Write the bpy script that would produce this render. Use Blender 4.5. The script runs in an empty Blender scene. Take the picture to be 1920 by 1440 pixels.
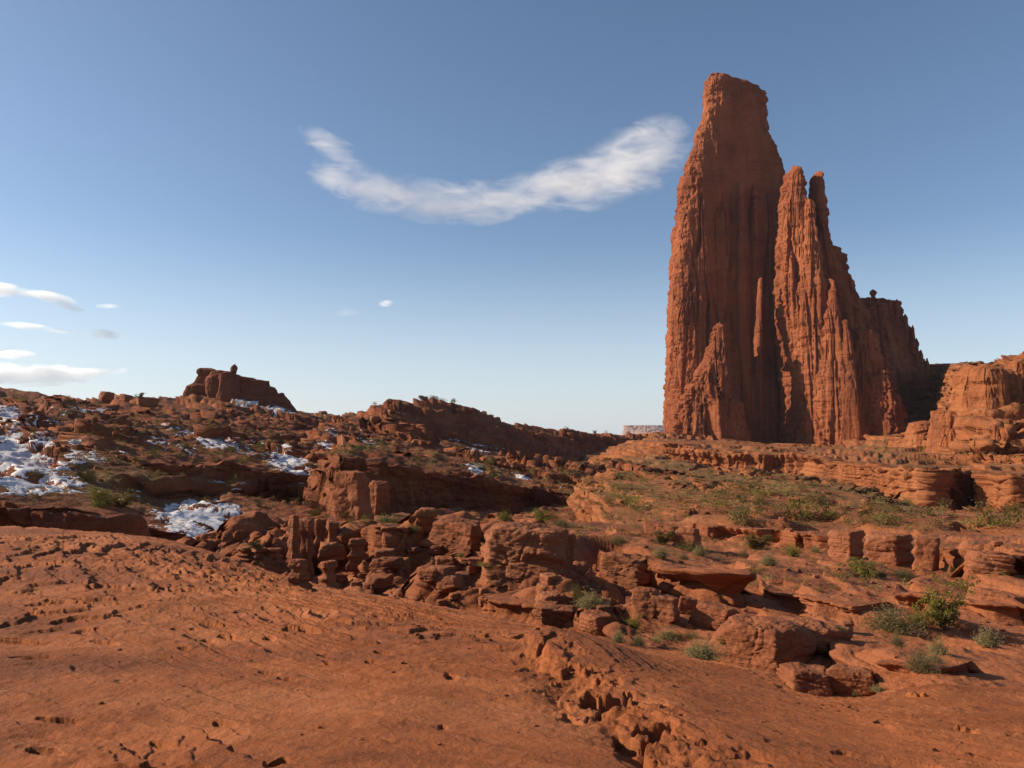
import bpy, math, random
import numpy as np
from mathutils import Vector
sc = bpy.context.scene
rad = math.radians
random.seed(7)
# ------------------------------------------------------------------ camera, sky, sun
F = 1450.0; PITCH = math.atan(92.0 / F)
cam = bpy.data.cameras.new('camera'); camo = bpy.data.objects.new('camera', cam)
sc.collection.objects.link(camo); sc.camera = camo
cam.sensor_width = 36.0; cam.lens = 36.0 * F / 1920.0
cam.clip_start = 0.1; cam.clip_end = 60000
camo.location = (0, 0, 0); camo.rotation_euler = (rad(90) + PITCH, 0, 0)
SUN_AZ = -85.0   # degrees from +Y (view direction), negative = left
SUN_EL = 27.0
world = bpy.data.worlds.new("World"); sc.world = world; world.use_nodes = True
wn = world.node_tree.nodes; wl = world.node_tree.links
bg = wn['Background']; sky = wn.new('ShaderNodeTexSky'); sky.sky_type = 'NISHITA'; sky.sun_disc = False
sky.sun_elevation = rad(SUN_EL); sky.sun_rotation = rad(SUN_AZ)
sky.altitude = 1500; sky.air_density = 1.0; sky.dust_density = 2.2; sky.ozone_density = 2.2
hs = wn.new('ShaderNodeHueSaturation'); hs.inputs['Saturation'].default_value = 1.0; hs.inputs['Hue'].default_value = 0.498
wl.new(sky.outputs[0], hs.inputs['Color']); tcw = wn.new('ShaderNodeTexCoord'); sx_ = wn.new('ShaderNodeSeparateXYZ'); wl.new(tcw.outputs['Generated'], sx_.inputs[0])
mr = wn.new('ShaderNodeMapRange'); mr.interpolation_type = 'SMOOTHSTEP'; mr.inputs['From Min'].default_value = -0.02; mr.inputs['From Max'].default_value = 0.26; mr.inputs['To Min'].default_value = 0.62; mr.inputs['To Max'].default_value = 0.0
wl.new(sx_.outputs[2], mr.inputs[0]); mxw = wn.new('ShaderNodeMix'); mxw.data_type = 'RGBA'; wl.new(mr.outputs[0], mxw.inputs[0]); wl.new(hs.outputs[0], mxw.inputs[6]); mxw.inputs[7].default_value = (5.6, 6.3, 6.9, 1)
wl.new(mxw.outputs[2], bg.inputs[0]); bg.inputs[1].default_value = 0.092
sl = bpy.data.lights.new('sun', 'SUN'); slo = bpy.data.objects.new('sun', sl); sc.collection.objects.link(slo)
sl.energy = 5.0; sl.angle = rad(0.5); sl.color = (1.0, 0.86, 0.66)
SUNV = Vector((math.sin(rad(SUN_AZ)) * math.cos(rad(SUN_EL)), math.cos(rad(SUN_AZ)) * math.cos(rad(SUN_EL)), math.sin(rad(SUN_EL))))
slo.rotation_euler = SUNV.to_track_quat('Z', 'Y').to_euler()
sc.view_settings.view_transform = 'Standard'; sc.view_settings.look = 'None'
sc.view_settings.exposure = 0.56; sc.view_settings.gamma = 1.0
sc.render.engine = 'CYCLES'
sc.cycles.max_bounces = 9; sc.cycles.diffuse_bounces = 3; sc.cycles.volume_bounces = 8
sc.cycles.transparent_max_bounces = 12
sc.cycles.use_denoising = True; sc.cycles.denoising_prefilter = 'ACCURATE'; sc.cycles.denoising_input_passes = 'RGB_ALBEDO_NORMAL'

# ------------------------------------------------------------------ maths helpers
CP, SP = math.cos(PITCH), math.sin(PITCH)
def ray(u, v):
    a = (np.asarray(u, float) - 960) / F; b = (720 - np.asarray(v, float)) / F
    return a, CP - b * SP, SP + b * CP
def at(u, v, d):                       # pixel of the photo + distance ahead -> world point
    a, y, z = ray(u, v); return a / y * d, d, z / y * d
R = np.random.RandomState(11)
TAB = R.rand(64, 64, 64).astype(np.float32) * 2 - 1
TABF = TAB.ravel()
def vnoise(x, y, z):
    xf = np.floor(x); yf = np.floor(y); zf = np.floor(z)
    fx = (x - xf).astype(np.float32); fy = (y - yf).astype(np.float32); fz = (z - zf).astype(np.float32)
    xi = xf.astype(np.int32); yi = yf.astype(np.int32); zi = zf.astype(np.int32)
    x0 = (xi & 63) << 12; x1 = ((xi + 1) & 63) << 12
    y0 = (yi & 63) << 6; y1 = ((yi + 1) & 63) << 6
    z0 = zi & 63; z1 = (zi + 1) & 63
    fx = fx * fx * (3 - 2 * fx); fy = fy * fy * (3 - 2 * fy); fz = fz * fz * (3 - 2 * fz)
    def L(a, b, c): return TABF[a + b + c]
    a = L(x0, y0, z0); a = a + (L(x1, y0, z0) - a) * fx
    b = L(x0, y1, z0); b = b + (L(x1, y1, z0) - b) * fx
    a = a + (b - a) * fy
    c = L(x0, y0, z1); c = c + (L(x1, y0, z1) - c) * fx
    d = L(x0, y1, z1); d = d + (L(x1, y1, z1) - d) * fx
    c = c + (d - c) * fy
    return a + (c - a) * fz
def fbm(x, y, z, octv=4, gain=0.5, ridged=False):
    s = 0.0; a = 1.0; t = 0.0
    for i in range(octv):
        n = vnoise(x, y, z)
        if ridged: n = 1 - 2 * np.abs(n)
        s = s + n * a; t += a; a *= gain
        x, y, z = (0.8 * x - 0.6 * y) * 2.03 + 17.3, (0.6 * x + 0.8 * y) * 2.03 + 5.1, z * 2.03 + 9.7
    return s / t
def cell(x, y, z):                     # distance to nearest / second nearest random point
    xi = np.floor(x).astype(np.int32); yi = np.floor(y).astype(np.int32); zi = np.floor(z).astype(np.int32)
    f1 = np.full(x.shape, 9.0, np.float32); f2 = np.full(x.shape, 9.0, np.float32)
    for dx in (-1, 0, 1):
        for dy in (-1, 0, 1):
            for dz in (-1, 0, 1):
                cx, cy, cz = xi + dx, yi + dy, zi + dz
                h = ((cx & 63) << 12) + ((cy & 63) << 6) + (cz & 63)
                px = cx + 0.5 + 0.45 * TABF[h]; py = cy + 0.5 + 0.45 * TABF[(h + 77771) & 262143]; pz = cz + 0.5 + 0.45 * TABF[(h + 130003) & 262143]
                d = np.sqrt((px - x) ** 2 + (py - y) ** 2 + (pz - z) ** 2).astype(np.float32)
                m = d < f1
                f2 = np.where(m, f1, np.minimum(f2, d)); f1 = np.where(m, d, f1)
    return f1, f2
def sst(x, a, b):
    t = np.clip((x - a) / (b - a), 0, 1); return t * t * (3 - 2 * t)
def smooth1(a, n, axis):
    if n < 1: return a
    k = np.exp(-0.5 * (np.arange(-3 * n, 3 * n + 1) / float(n)) ** 2); k /= k.sum()
    p = [(0, 0)] * a.ndim; p[axis] = (3 * n, 3 * n)
    b = np.pad(a, p, mode='edge')
    return np.apply_along_axis(lambda m: np.convolve(m, k, mode='valid'), axis, b)
def terrace(w, p, sharp=0.18, seed=0.0):
    q = w / p
    q = q + 0.45 * vnoise(q * 0.37 + seed, q * 0 + 3.3 + seed, q * 0 + 1.7)
    i = np.floor(q); f = q - i
    g = sst(f, 0.5 - sharp, 0.5 + sharp)
    return (i + g - q) * p
def normals(P):
    du = np.gradient(P, axis=1); dv = np.gradient(P, axis=0)
    n = np.cross(du, dv); l = np.linalg.norm(n, axis=2, keepdims=True); n = n / np.maximum(l, 1e-9)
    return n
def grid_mesh(name, P, mat, attrs=None, wrap=False, mask=None):
    nr, ncl = P.shape[:2]
    me = bpy.data.meshes.new(name)
    co = P.reshape(-1, 3).astype(np.float32)
    idx = np.arange(nr * ncl).reshape(nr, ncl)
    if wrap:
        a = idx[:-1]; b = np.roll(idx, -1, 1)[:-1]; c = np.roll(idx, -1, 1)[1:]; d = idx[1:]
    else:
        a = idx[:-1, :-1]; b = idx[:-1, 1:]; c = idx[1:, 1:]; d = idx[1:, :-1]
    q = np.stack([a, b, c, d], -1).reshape(-1, 4)
    if mask is not None:
        keep = mask.reshape(-1)[q].any(1); q = q[keep]
        used = np.unique(q); rm = np.full(nr * ncl, -1, np.int64); rm[used] = np.arange(len(used))
        q = rm[q]; co = co[used]
        if attrs: attrs = {k: v.reshape(-1)[used] for k, v in attrs.items()}
    me.vertices.add(len(co)); me.vertices.foreach_set('co', co.ravel())
    me.loops.add(q.size); me.loops.foreach_set('vertex_index', q.ravel().astype(np.int32))
    me.polygons.add(len(q))
    me.polygons.foreach_set('loop_start', np.arange(0, q.size, 4, dtype=np.int32))
    me.polygons.foreach_set('loop_total', np.full(len(q), 4, np.int32))
    me.update(calc_edges=True)
    me.polygons.foreach_set('use_smooth', np.ones(len(q), bool))
    if attrs:
        for k, v in attrs.items():
            at_ = me.attributes.new(k, 'FLOAT', 'POINT'); at_.data.foreach_set('value', v.astype(np.float32).ravel())
    me.materials.append(mat)
    o = bpy.data.objects.new(name, me); sc.collection.objects.link(o)
    return o
def tag(o, label=None, cat=None, group=None, kind=None):
    if label: o['label'] = label
    if cat: o['category'] = cat
    if group: o['group'] = group
    if kind: o['kind'] = kind
    return o
def empty(name, loc):
    o = bpy.data.objects.new(name, None); sc.collection.objects.link(o); o.location = loc; o.empty_display_size = 0.3
    return o
def child(o, p):
    o.parent = p; o.matrix_parent_inverse = p.matrix_world.inverted() if False else o.matrix_parent_inverse
    o.location = -Vector(p.location)
    return o

# ------------------------------------------------------------------ materials
def nodes(name):
    m = bpy.data.materials.new(name); m.use_nodes = True
    nt = m.node_tree; b = nt.nodes['Principled BSDF']; b.inputs['Roughness'].default_value = 0.9
    b.inputs['Specular IOR Level'].default_value = 0.15
    return m, nt, b
def N(nt, t, **kw):
    n = nt.nodes.new(t)
    for k, v in kw.items():
        if hasattr(n, k): setattr(n, k, v)
        else: n.inputs[k.replace('_', ' ')].default_value = v
    return n
def noise(nt, vec, scale, detail=6, rough=0.55, dist=0.0):
    n = nt.nodes.new('ShaderNodeTexNoise'); n.inputs['Scale'].default_value = scale; n.inputs['Detail'].default_value = detail
    n.inputs['Roughness'].default_value = rough; n.inputs['Distortion'].default_value = dist
    nt.links.new(vec, n.inputs['Vector']); return n.outputs['Fac']
def mapping(nt, vec, sc_, rot=(0, 0, 0)):
    n = nt.nodes.new('ShaderNodeMapping'); n.inputs['Scale'].default_value = sc_; n.inputs['Rotation'].default_value = rot
    nt.links.new(vec, n.inputs['Vector']); return n.outputs[0]
def ramp(nt, fac, stops):
    n = nt.nodes.new('ShaderNodeValToRGB'); e = n.color_ramp.elements
    while len(e) < len(stops): e.new(0.5)
    for el, (p, c) in zip(e, stops):
        el.position = p; el.color = (*c, 1) if isinstance(c, tuple) else (c, c, c, 1)
    nt.links.new(fac, n.inputs[0]); return n.outputs[0]
def mix(nt, fac, a, b, mode='MIX'):
    n = nt.nodes.new('ShaderNodeMix'); n.data_type = 'RGBA'; n.blend_type = mode; n.clamp_factor = True
    if isinstance(fac, (int, float)): n.inputs[0].default_value = fac
    else: nt.links.new(fac, n.inputs[0])
    for s, x in ((6, a), (7, b)):
        if isinstance(x, tuple): n.inputs[s].default_value = (*x, 1)
        else: nt.links.new(x, n.inputs[s])
    return n.outputs[2]
def math_(nt, op, a, b=0.0, clamp=False):
    n = nt.nodes.new('ShaderNodeMath'); n.operation = op; n.use_clamp = clamp
    for s, x in ((0, a), (1, b)):
        if isinstance(x, (int, float)): n.inputs[s].default_value = x
        else: nt.links.new(x, n.inputs[s])
    return n.outputs[0]
def rock_mat(name, lo, hi, pale, scale=1.0, bump=0.5, bdist=0.3, strata=0.5, dip=(0.0, 0.0), veg=False, fine=20.0, objspace=False, streak=0.0, varnish=0.35, thin=12.0):
    """sandstone: large colour drifts, thin bedding bands, speckle and a multi-scale bump"""
    m, nt, b = nodes(name)
    if objspace:
        tc = nt.nodes.new('ShaderNodeTexCoord'); pos = tc.outputs['Object']
    else:
        g = nt.nodes.new('ShaderNodeNewGeometry'); pos = g.outputs['Position']
    n1 = noise(nt, pos, 0.35 * scale, 5, 0.6)
    c = ramp(nt, n1, [(0.3, lo), (0.72, hi)])
    st = mapping(nt, pos, (0.12 * scale, 0.12 * scale, 2.2 * scale), (dip[1], dip[0], 0))
    ns = noise(nt, st, 1.0, 6, 0.65)
    c = mix(nt, math_(nt, 'MULTIPLY', ramp(nt, ns, [(0.5, 0.0), (0.75, 1.0)]), strata), c, pale)
    dk = ramp(nt, ns, [(0.25, 1.0), (0.47, 0.0)])
    c = mix(nt, math_(nt, 'MULTIPLY', dk, strata * 0.8), c, tuple(x * 0.55 for x in lo))
    sb = mapping(nt, pos, (0.55 * scale, 0.55 * scale, thin * scale), (dip[1], dip[0], 0)); nb2 = noise(nt, sb, 1.0, 5, 0.6, 0.3)
    c = mix(nt, ramp(nt, nb2, [(0.36, 0.45), (0.48, 0.0)]), c, tuple(x * 0.5 for x in lo))
    c = mix(nt, ramp(nt, nb2, [(0.56, 0.0), (0.68, 0.4)]), c, pale)
    nv = noise(nt, pos, 1.3 * scale, 9, 0.68, 0.1)
    c = mix(nt, math_(nt, 'MULTIPLY', ramp(nt, nv, [(0.5, 0.0), (0.68, 1.0)]), varnish), c, tuple(x * 0.5 for x in lo))
    nb = noise(nt, mapping(nt, pos, (0.5 * scale, 0.9 * scale, 0.6 * scale)), 0.45, 7, 0.62)
    c = mix(nt, ramp(nt, nb, [(0.50, 0.0), (0.60, 0.85)]), c, mix(nt, 0.5, c, pale))
    c = mix(nt, ramp(nt, nb, [(0.36, 0.8), (0.47, 0.0)]), c, (lo[0] * 0.62, lo[1] * 0.72, lo[2] * 1.0))
    if streak > 0:
        sv = mapping(nt, pos, (0.35 * scale, 0.35 * scale, 0.02 * scale))
        nk = noise(nt, sv, 1.0, 5, 0.6)
        c = mix(nt, math_(nt, 'MULTIPLY', ramp(nt, nk, [(0.45, 0.0), (0.7, 1.0)]), streak), c, tuple(x * 0.5 for x in lo))
    nf = noise(nt, pos, fine, 5, 0.75)
    c = mix(nt, 0.30, c, ramp(nt, nf, [(0.3, tuple(x * 0.45 for x in lo)), (0.7, tuple(min(1, x * 1.3) for x in hi))]))
    if veg:
        av = nt.nodes.new('ShaderNodeAttribute'); av.attribute_name = 'veg'
        nvg = noise(nt, pos, 0.9 * scale, 6, 0.7)
        f = math_(nt, 'ADD', av.outputs['Fac'], math_(nt, 'MULTIPLY', math_(nt, 'SUBTRACT', nvg, 0.5), 1.4))
        f = ramp(nt, f, [(0.42, 0.0), (0.62, 1.0)])
        f = math_(nt, 'MULTIPLY', f, 0.75)
        ng = noise(nt, pos, 2.6 * scale, 5, 0.7)
        c = mix(nt, f, c, ramp(nt, ng, [(0.35, (0.07, 0.055, 0.018)), (0.5, (0.15, 0.092, 0.034)), (0.68, (0.21, 0.12, 0.05))]))
        asd = nt.nodes.new('ShaderNodeAttribute'); asd.attribute_name = 'sand'
        c = mix(nt, math_(nt, 'MULTIPLY', asd.outputs['Fac'], 0.8), c, ramp(nt, nv, [(0.3, tuple(x * 0.9 for x in hi)), (0.7, tuple(x * 1.1 for x in hi))]))
    nt.links.new(c, b.inputs['Base Color'])
    h = math_(nt, 'ADD', math_(nt, 'MULTIPLY', nv, 1.0), math_(nt, 'MULTIPLY', nf, 0.12))
    h = math_(nt, 'ADD', h, math_(nt, 'MULTIPLY', ns, 0.8 * strata)); h = math_(nt, 'ADD', h, math_(nt, 'MULTIPLY', nb2, 0.55))
    if streak > 0:
        sv2 = mapping(nt, pos, (2.4 * scale, 2.4 * scale, 0.12 * scale)); h = math_(nt, 'ADD', h, math_(nt, 'MULTIPLY', noise(nt, sv2, 1.0, 6, 0.65), 1.3))
    bp = nt.nodes.new('ShaderNodeBump'); bp.inputs['Strength'].default_value = bump; bp.inputs['Distance'].default_value = bdist
    nt.links.new(h, bp.inputs['Height']); nt.links.new(bp.outputs[0], b.inputs['Normal'])
    return m
M_SLAB = rock_mat('slickrock', (0.18, 0.051, 0.017), (0.35, 0.106, 0.034), (0.41, 0.155, 0.064), 1.6, 1.0, 0.06, 0.35, (0.12, 0.05), fine=60.0, veg=True, varnish=0.35)
M_BENCH = rock_mat('bench_rock', (0.19, 0.056, 0.023), (0.34, 0.112, 0.044), (0.32, 0.125, 0.058), 0.9, 1.0, 0.18, 0.5, (0.2, 0.05), veg=True, fine=12.0)
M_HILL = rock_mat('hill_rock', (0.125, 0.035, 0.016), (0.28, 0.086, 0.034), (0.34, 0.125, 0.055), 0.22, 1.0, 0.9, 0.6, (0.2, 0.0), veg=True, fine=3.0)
M_RIGHT = rock_mat('right_rock', (0.19, 0.057, 0.022), (0.36, 0.125, 0.045), (0.35, 0.14, 0.065), 0.22, 1.0, 0.8, 0.6, (0.03, 0.0), veg=True, fine=3.0)
M_TOWER = rock_mat('tower_rock', (0.185, 0.047, 0.020), (0.33, 0.100, 0.038), (0.42, 0.15, 0.064), 0.10, 1.0, 1.6, 0.18, (0.0, 0.0), fine=1.2, streak=0.6)
M_BOULDER = rock_mat('boulder_rock', (0.19, 0.058, 0.026), (0.30, 0.105, 0.046), (0.33, 0.135, 0.068), 1.2, 1.0, 0.12, 0.4, (0.15, 0.0), fine=18.0)

# ------------------------------------------------------------------ sheets of terrain through lines traced over the land
def line_arrays(lines, U, S=10, px=None):
    D = []; Z = []
    for ln in lines:
        ln = sorted(ln); us = [p[0] for p in ln]
        v = np.interp(U, us, [p[1] for p in ln]); d = np.interp(U, us, [p[2] for p in ln])
        v = smooth1(v, S, 0); d = smooth1(d, S, 0)
        _, y, z = ray(U, v)
        D.append(d); Z.append(z / y * d)
    return np.array(D), np.array(Z)
def cols(u0, u1, step, fine0=-40, fine1=1960, coarse=9.0):
    a = np.arange(u0, min(fine0, u1), coarse); b = np.arange(max(u0, fine0), min(u1, fine1), step); c = np.arange(max(u0, fine1), u1, coarse)
    return np.concatenate([x for x in (a, b, c) if len(x)])
def build_sheet(lines, rows, U, S, blur=3, world_first=None):
    D, Z = line_arrays(lines, U, S)
    if world_first is not None:
        D = np.vstack([np.full((1, len(U)), world_first[0]), D]); Z = np.vstack([np.full((1, len(U)), world_first[1]), Z])
    Dr = []; Zr = []; T = []
    for k, n in enumerate(rows):
        t = np.linspace(0, 1, n, endpoint=False)[:, None]
        Dr.append(D[k] * (1 - t) + D[k + 1] * t); Zr.append(Z[k] * (1 - t) + Z[k + 1] * t); T.append((k + t)[:, 0])
    Dr.append(D[-1:]); Zr.append(Z[-1:]); T.append([len(rows)])
    D = smooth1(np.vstack(Dr), blur, 0); Z = smooth1(np.vstack(Zr), blur, 0); T = np.concatenate(T)
    s = (U - 960) / F
    # a/y depends slightly on v; use y at that height
    X = s[None, :] * (D * CP + Z * SP)
    return np.stack([X, D, Z], -1), T[:, None] * np.ones((1, len(U))), U[None, :] * np.ones((len(T), 1))
def wdist(P, pts):                      # signed distance (xy) to polyline, + parameter
    x, y = P[..., 0], P[..., 1]; best = np.full(x.shape, 1e9); sg = np.zeros(x.shape); par = np.zeros(x.shape)
    for i in range(len(pts) - 1):
        ax, ay = pts[i][:2]; bx, by = pts[i + 1][:2]; dx, dy = bx - ax, by - ay; L = dx * dx + dy * dy
        t = np.clip(((x - ax) * dx + (y - ay) * dy) / L, 0, 1)
        d = np.hypot(x - ax - t * dx, y - ay - t * dy); m = d < best
        best = np.where(m, d, best); sg = np.where(m, np.sign((x - ax) * dy - (y - ay) * dx), sg); par = np.where(m, (i + t) / (len(pts) - 1), par)
    return best, sg, par
QUICK = 1.0

# --- foreground slickrock
U = cols(-2400, 4300, 1.75, coarse=14.0)
f_lines = [
 [(-500, 1530, 3.0), (960, 1530, 3.0), (2400, 1530, 3.0)],
 [(-500, 1440, 3.9), (500, 1440, 3.9), (960, 1440, 4.0), (1400, 1440, 4.3), (1920, 1440, 4.6), (2400, 1440, 4.6)],
 [(-500, 1340, 5.0), (0, 1340, 5.2), (500, 1335, 5.4), (960, 1335, 5.6), (1250, 1345, 5.6), (1600, 1370, 6.0), (1920, 1375, 6.2), (2400, 1375, 6.2)],
 [(-500, 1230, 6.8), (0, 1230, 7.2), (500, 1225, 7.6), (900, 1225, 7.8), (1150, 1240, 7.6), (1400, 1300, 7.3), (1600, 1335, 7.3), (1920, 1330, 7.5), (2400, 1330, 7.5)],
 [(-500, 1120, 9.5), (0, 1110, 10.5), (300, 1110, 11), (600, 1140, 11.5), (900, 1180, 11), (1100, 1205, 10), (1270, 1238, 9.6), (1400, 1260, 9.3), (1500, 1305, 8.2), (1600, 1318, 8.0), (1750, 1292, 8.4), (1920, 1302, 8.6), (2400, 1300, 8.6)],
 [(-500, 990, 20), (0, 981, 22), (100, 983, 22), (200, 990, 21.5), (300, 1003, 20.5), (400, 1030, 19), (480, 1058, 17.8), (560, 1083, 17), (650, 1103, 16.5), (760, 1120, 16), (850, 1143, 15.3), (950, 1163, 14.5), (1050, 1180, 13.8), (1150, 1197, 13.2), (1270, 1226, 11.0), (1400, 1250, 10), (1500, 1302, 8.6), (1600, 1313, 8.4), (1750, 1286, 9), (1920, 1296, 9.2), (2400, 1296, 9.2)],
 [(-500, 1040, 22), (0, 1030, 24), (300, 1060, 22), (560, 1130, 18.5), (760, 1170, 17.2), (950, 1215, 15.5), (1150, 1250, 14), (1400, 1320, 10.6), (1600, 1400, 9), (1920, 1400, 9.8), (2400, 1400, 9.8)],
 [(-500, 1300, 24), (0, 1300, 26), (560, 1400, 20), (950, 1500, 17), (1150, 1500, 15), (1400, 1600, 11.5), (1600, 1700, 10), (1920, 1700, 10.6), (2400, 1700, 10.6)],
]
P, T, UU = build_sheet(f_lines, [30, 70, 90, 110, 130, 150, 30, 20], U, 14, 9, world_first=(-4.0, -1.75))
X, Y, Z = P[..., 0].copy(), P[..., 1].copy(), P[..., 2].copy()
inner = sst(Y, 0.5, 3.0)
Z += 0.10 * fbm(X / 3.5, Y / 3.5, Z * 0 + 2, 3) * inner
# spur with a steep shaded right side
sp = [at(u, v, d) for u, v, d in ((1015, 1222, 8.3), (1060, 1262, 7.1), (1130, 1310, 6.1), (1210, 1360, 5.3), (1330, 1440, 4.3), (1420, 1520, 3.6))]
dd, sg, par = wdist(P, sp)
wob = 0.10 * fbm(X / 0.7, Y / 0.7, Z * 0 + 5, 3)
dsg = dd * sg + wob
left = np.exp(-(np.clip(-dsg, 0, 9) / 1.0) ** 2); right = np.exp(-(np.clip(dsg, 0, 9) / 0.24) ** 2)
prof = np.where(dsg < 0, left, right)
env = np.where(par < 0.02, np.exp(-(dd / 0.9) ** 2), 1.0) * (0.22 + 0.78 * np.exp(-((par - 0.0) / 0.16) ** 2) + 0.0 * par)
Z += 0.24 * prof * env
rug = np.exp(-((dsg - 0.08) / 0.30) ** 2) * np.where(par < 0.02, np.exp(-(dd / 0.5) ** 2), 1) * (0.35 + 0.65 * sst(par, 0.1, 0.45))
# flaky bedding ledges
fl = np.exp(-((UU - 520) / 460) ** 2 - ((np.clip(Y, 0, 40) - 12.5) / 4.5) ** 2) * 1.4
fl = np.clip(fl + 0.14 + sst(fbm(X / 2.2, Y / 2.2, Z * 0 + 9, 3), 0.0, 0.4) * 0.6 + 0.5 * rug, 0, 1.4)
wv = Z - 0.09 * X - 0.05 * Y + 0.26 * fbm(X / 3.2, Y / 2.6, Z * 0 + 1, 7, 0.52)
Z += fl * terrace(wv, 0.095, 0.045) * inner
Z += 0.5 * fl * terrace(wv + 0.03 * fbm(X * 1.5, Y * 1.5, Z * 0, 5, 0.6), 0.036, 0.06, 4.0) * inner
wv2 = Z - 0.05 * X + 0.06 * Y + 0.14 * fbm(X / 1.4 + 40, Y / 1.1, Z * 0 + 1, 6, 0.6)
Z += 0.6 * terrace(wv2, 0.07, 0.035, 8.0) * (0.10 + sst(fbm(X / 1.7, Y / 2.2, Z * 0 + 19, 3), 0.05, 0.3)) * inner
# rubble crust and pits
g1, g2 = cell(X * 8 + 0.8 * fbm(X * 3, Y * 3, Z, 3), Y * 6.0 + 0.6 * fbm(X * 3 + 5, Y * 3, Z, 3), Z * 0 + 1.5)
hole = sst(fbm(X * 4.2 + 3, Y * 2.6, Z * 0 + 4, 4, 0.6), 0.02, 0.14)
Z -= rug * (0.12 * hole + 0.04 * g1 + 0.04)
rb = sst(np.exp(-((UU - 330) / 260) ** 2 - ((Y - 15) / 3.6) ** 2) + 0.35 * fbm(X, Y, Z * 0, 3), 0.3, 0.75)
f1, f2 = cell(X * 4.2, Y * 4.2, Z * 2)
Z += (0.075 * rb + 0.03 * rug) * (0.5 - f1) * (Y > 2)
f1, f2 = cell(X * 0.9 + 0.35 * fbm(X * 2, Y * 2, Z, 2), Y * 2.6 + 0.9 * fbm(X * 3, Y * 3, Z + 7, 4), Z * 0 + 0.5)
pit = sst(-f1, -0.20, -0.12) * sst(fbm(X / 2.5, Y / 2.5, Z * 0 + 31, 2), 0.15, 0.4)
Z -= 0.10 * rug * pit * inner
Z += (0.009 + 0.04 * rug) * fbm(X * 5, Y * 7, Z * 5, 5, 0.62) + 0.03 * fbm(X * 1.1, Y * 1.6, Z, 3) + 0.022 * rug * fbm(X * 14, Y * 14, Z * 14, 2)
# scattered slots and pockets where a sheet has broken away
for (u, v, ru, rv, dep) in ((568, 1181, 34, 5, .08), (432, 1195, 22, 4, .06), (345, 1215, 14, 4, .06), (505, 1197, 12, 3, .06), (612, 1229, 13, 3, .05), (613, 1242, 9, 4, .07), (535, 1272, 22, 4, .07), (505, 1262, 20, 2.5, .05), (392, 1202, 20, 3, .04), (400, 1172, 22, 3, .05), (30, 1203, 50, 4, .10), (195, 1205, 22, 3, .05), (420, 1358, 16, 4, .05), (120, 1352, 40, 4, .07), (310, 1397, 24, 5, .07), (830, 1364, 9, 4, .05), (845, 1268, 14, 5, .06), (720, 1225, 16, 4, .07), (700, 1243, 12, 3, .05), (1580, 1412, 18, 4, .05), (1320, 1395, 14, 4, .06), (90, 1410, 30, 5, .06)):
    vv_ = 720 - F * ((Z * CP - Y * SP) / (Y * CP + Z * SP)); mm = (Y > 2)
    e = ((UU - u) / ru) ** 2 + ((vv_ - v - 0.10 * (UU - u)) / rv) ** 2 + 2.0 * fbm(X * 4, Y * 6, Z * 0 + u, 5, 0.6)
    Z = Z - 0.65 * mm * dep * np.clip(Y / 7, .5, 1.6) * sst(-e, -1.25, -1.0) * np.clip(1.0 + 0.5 * (UU - u) / ru * -1, 0.3, 1.5)
# hollow blocks at the bottom border
for (u, v, d, ru, rv, dep) in ((330, 1440, 3.85, .16, .10, .22), (518, 1425, 3.95, .05, .12, .25), (180, 1445, 3.8, .22, .07, .16), (60, 1240, 6.9, .2, .09, .06)):
    cx, cy, _ = at(u, v, d); e = ((X - cx) / ru) ** 2 + ((Y - cy) / rv) ** 2 + 0.5 * fbm(X * 6, Y * 6, Z, 3)
    Z -= dep * sst(-e, -1.2, -0.7)
P = np.stack([X, Y, Z], -1)
nr = normals(P)
P = P + nr * (0.009 * np.clip(Y / 9, 0.6, 2.0) * fbm(X * 14, Y * 17, Z * 22, 3, 0.7))[..., None] * inner[..., None]
sand = sst(UU, 1150, 1350) * sst(fbm(X / 1.5, Y / 1.5, Z * 0, 3), -0.2, 0.3) * 0.8
ground = grid_mesh('ground', P, M_SLAB, {'veg': 0.1 * sst(fbm(X / 2, Y / 3, Z * 0 + 44, 3), 0.1, 0.4), 'sand': sand}); tag(ground, 'sunlit orange slickrock dome in the foreground', 'ground', kind='structure')

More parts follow.
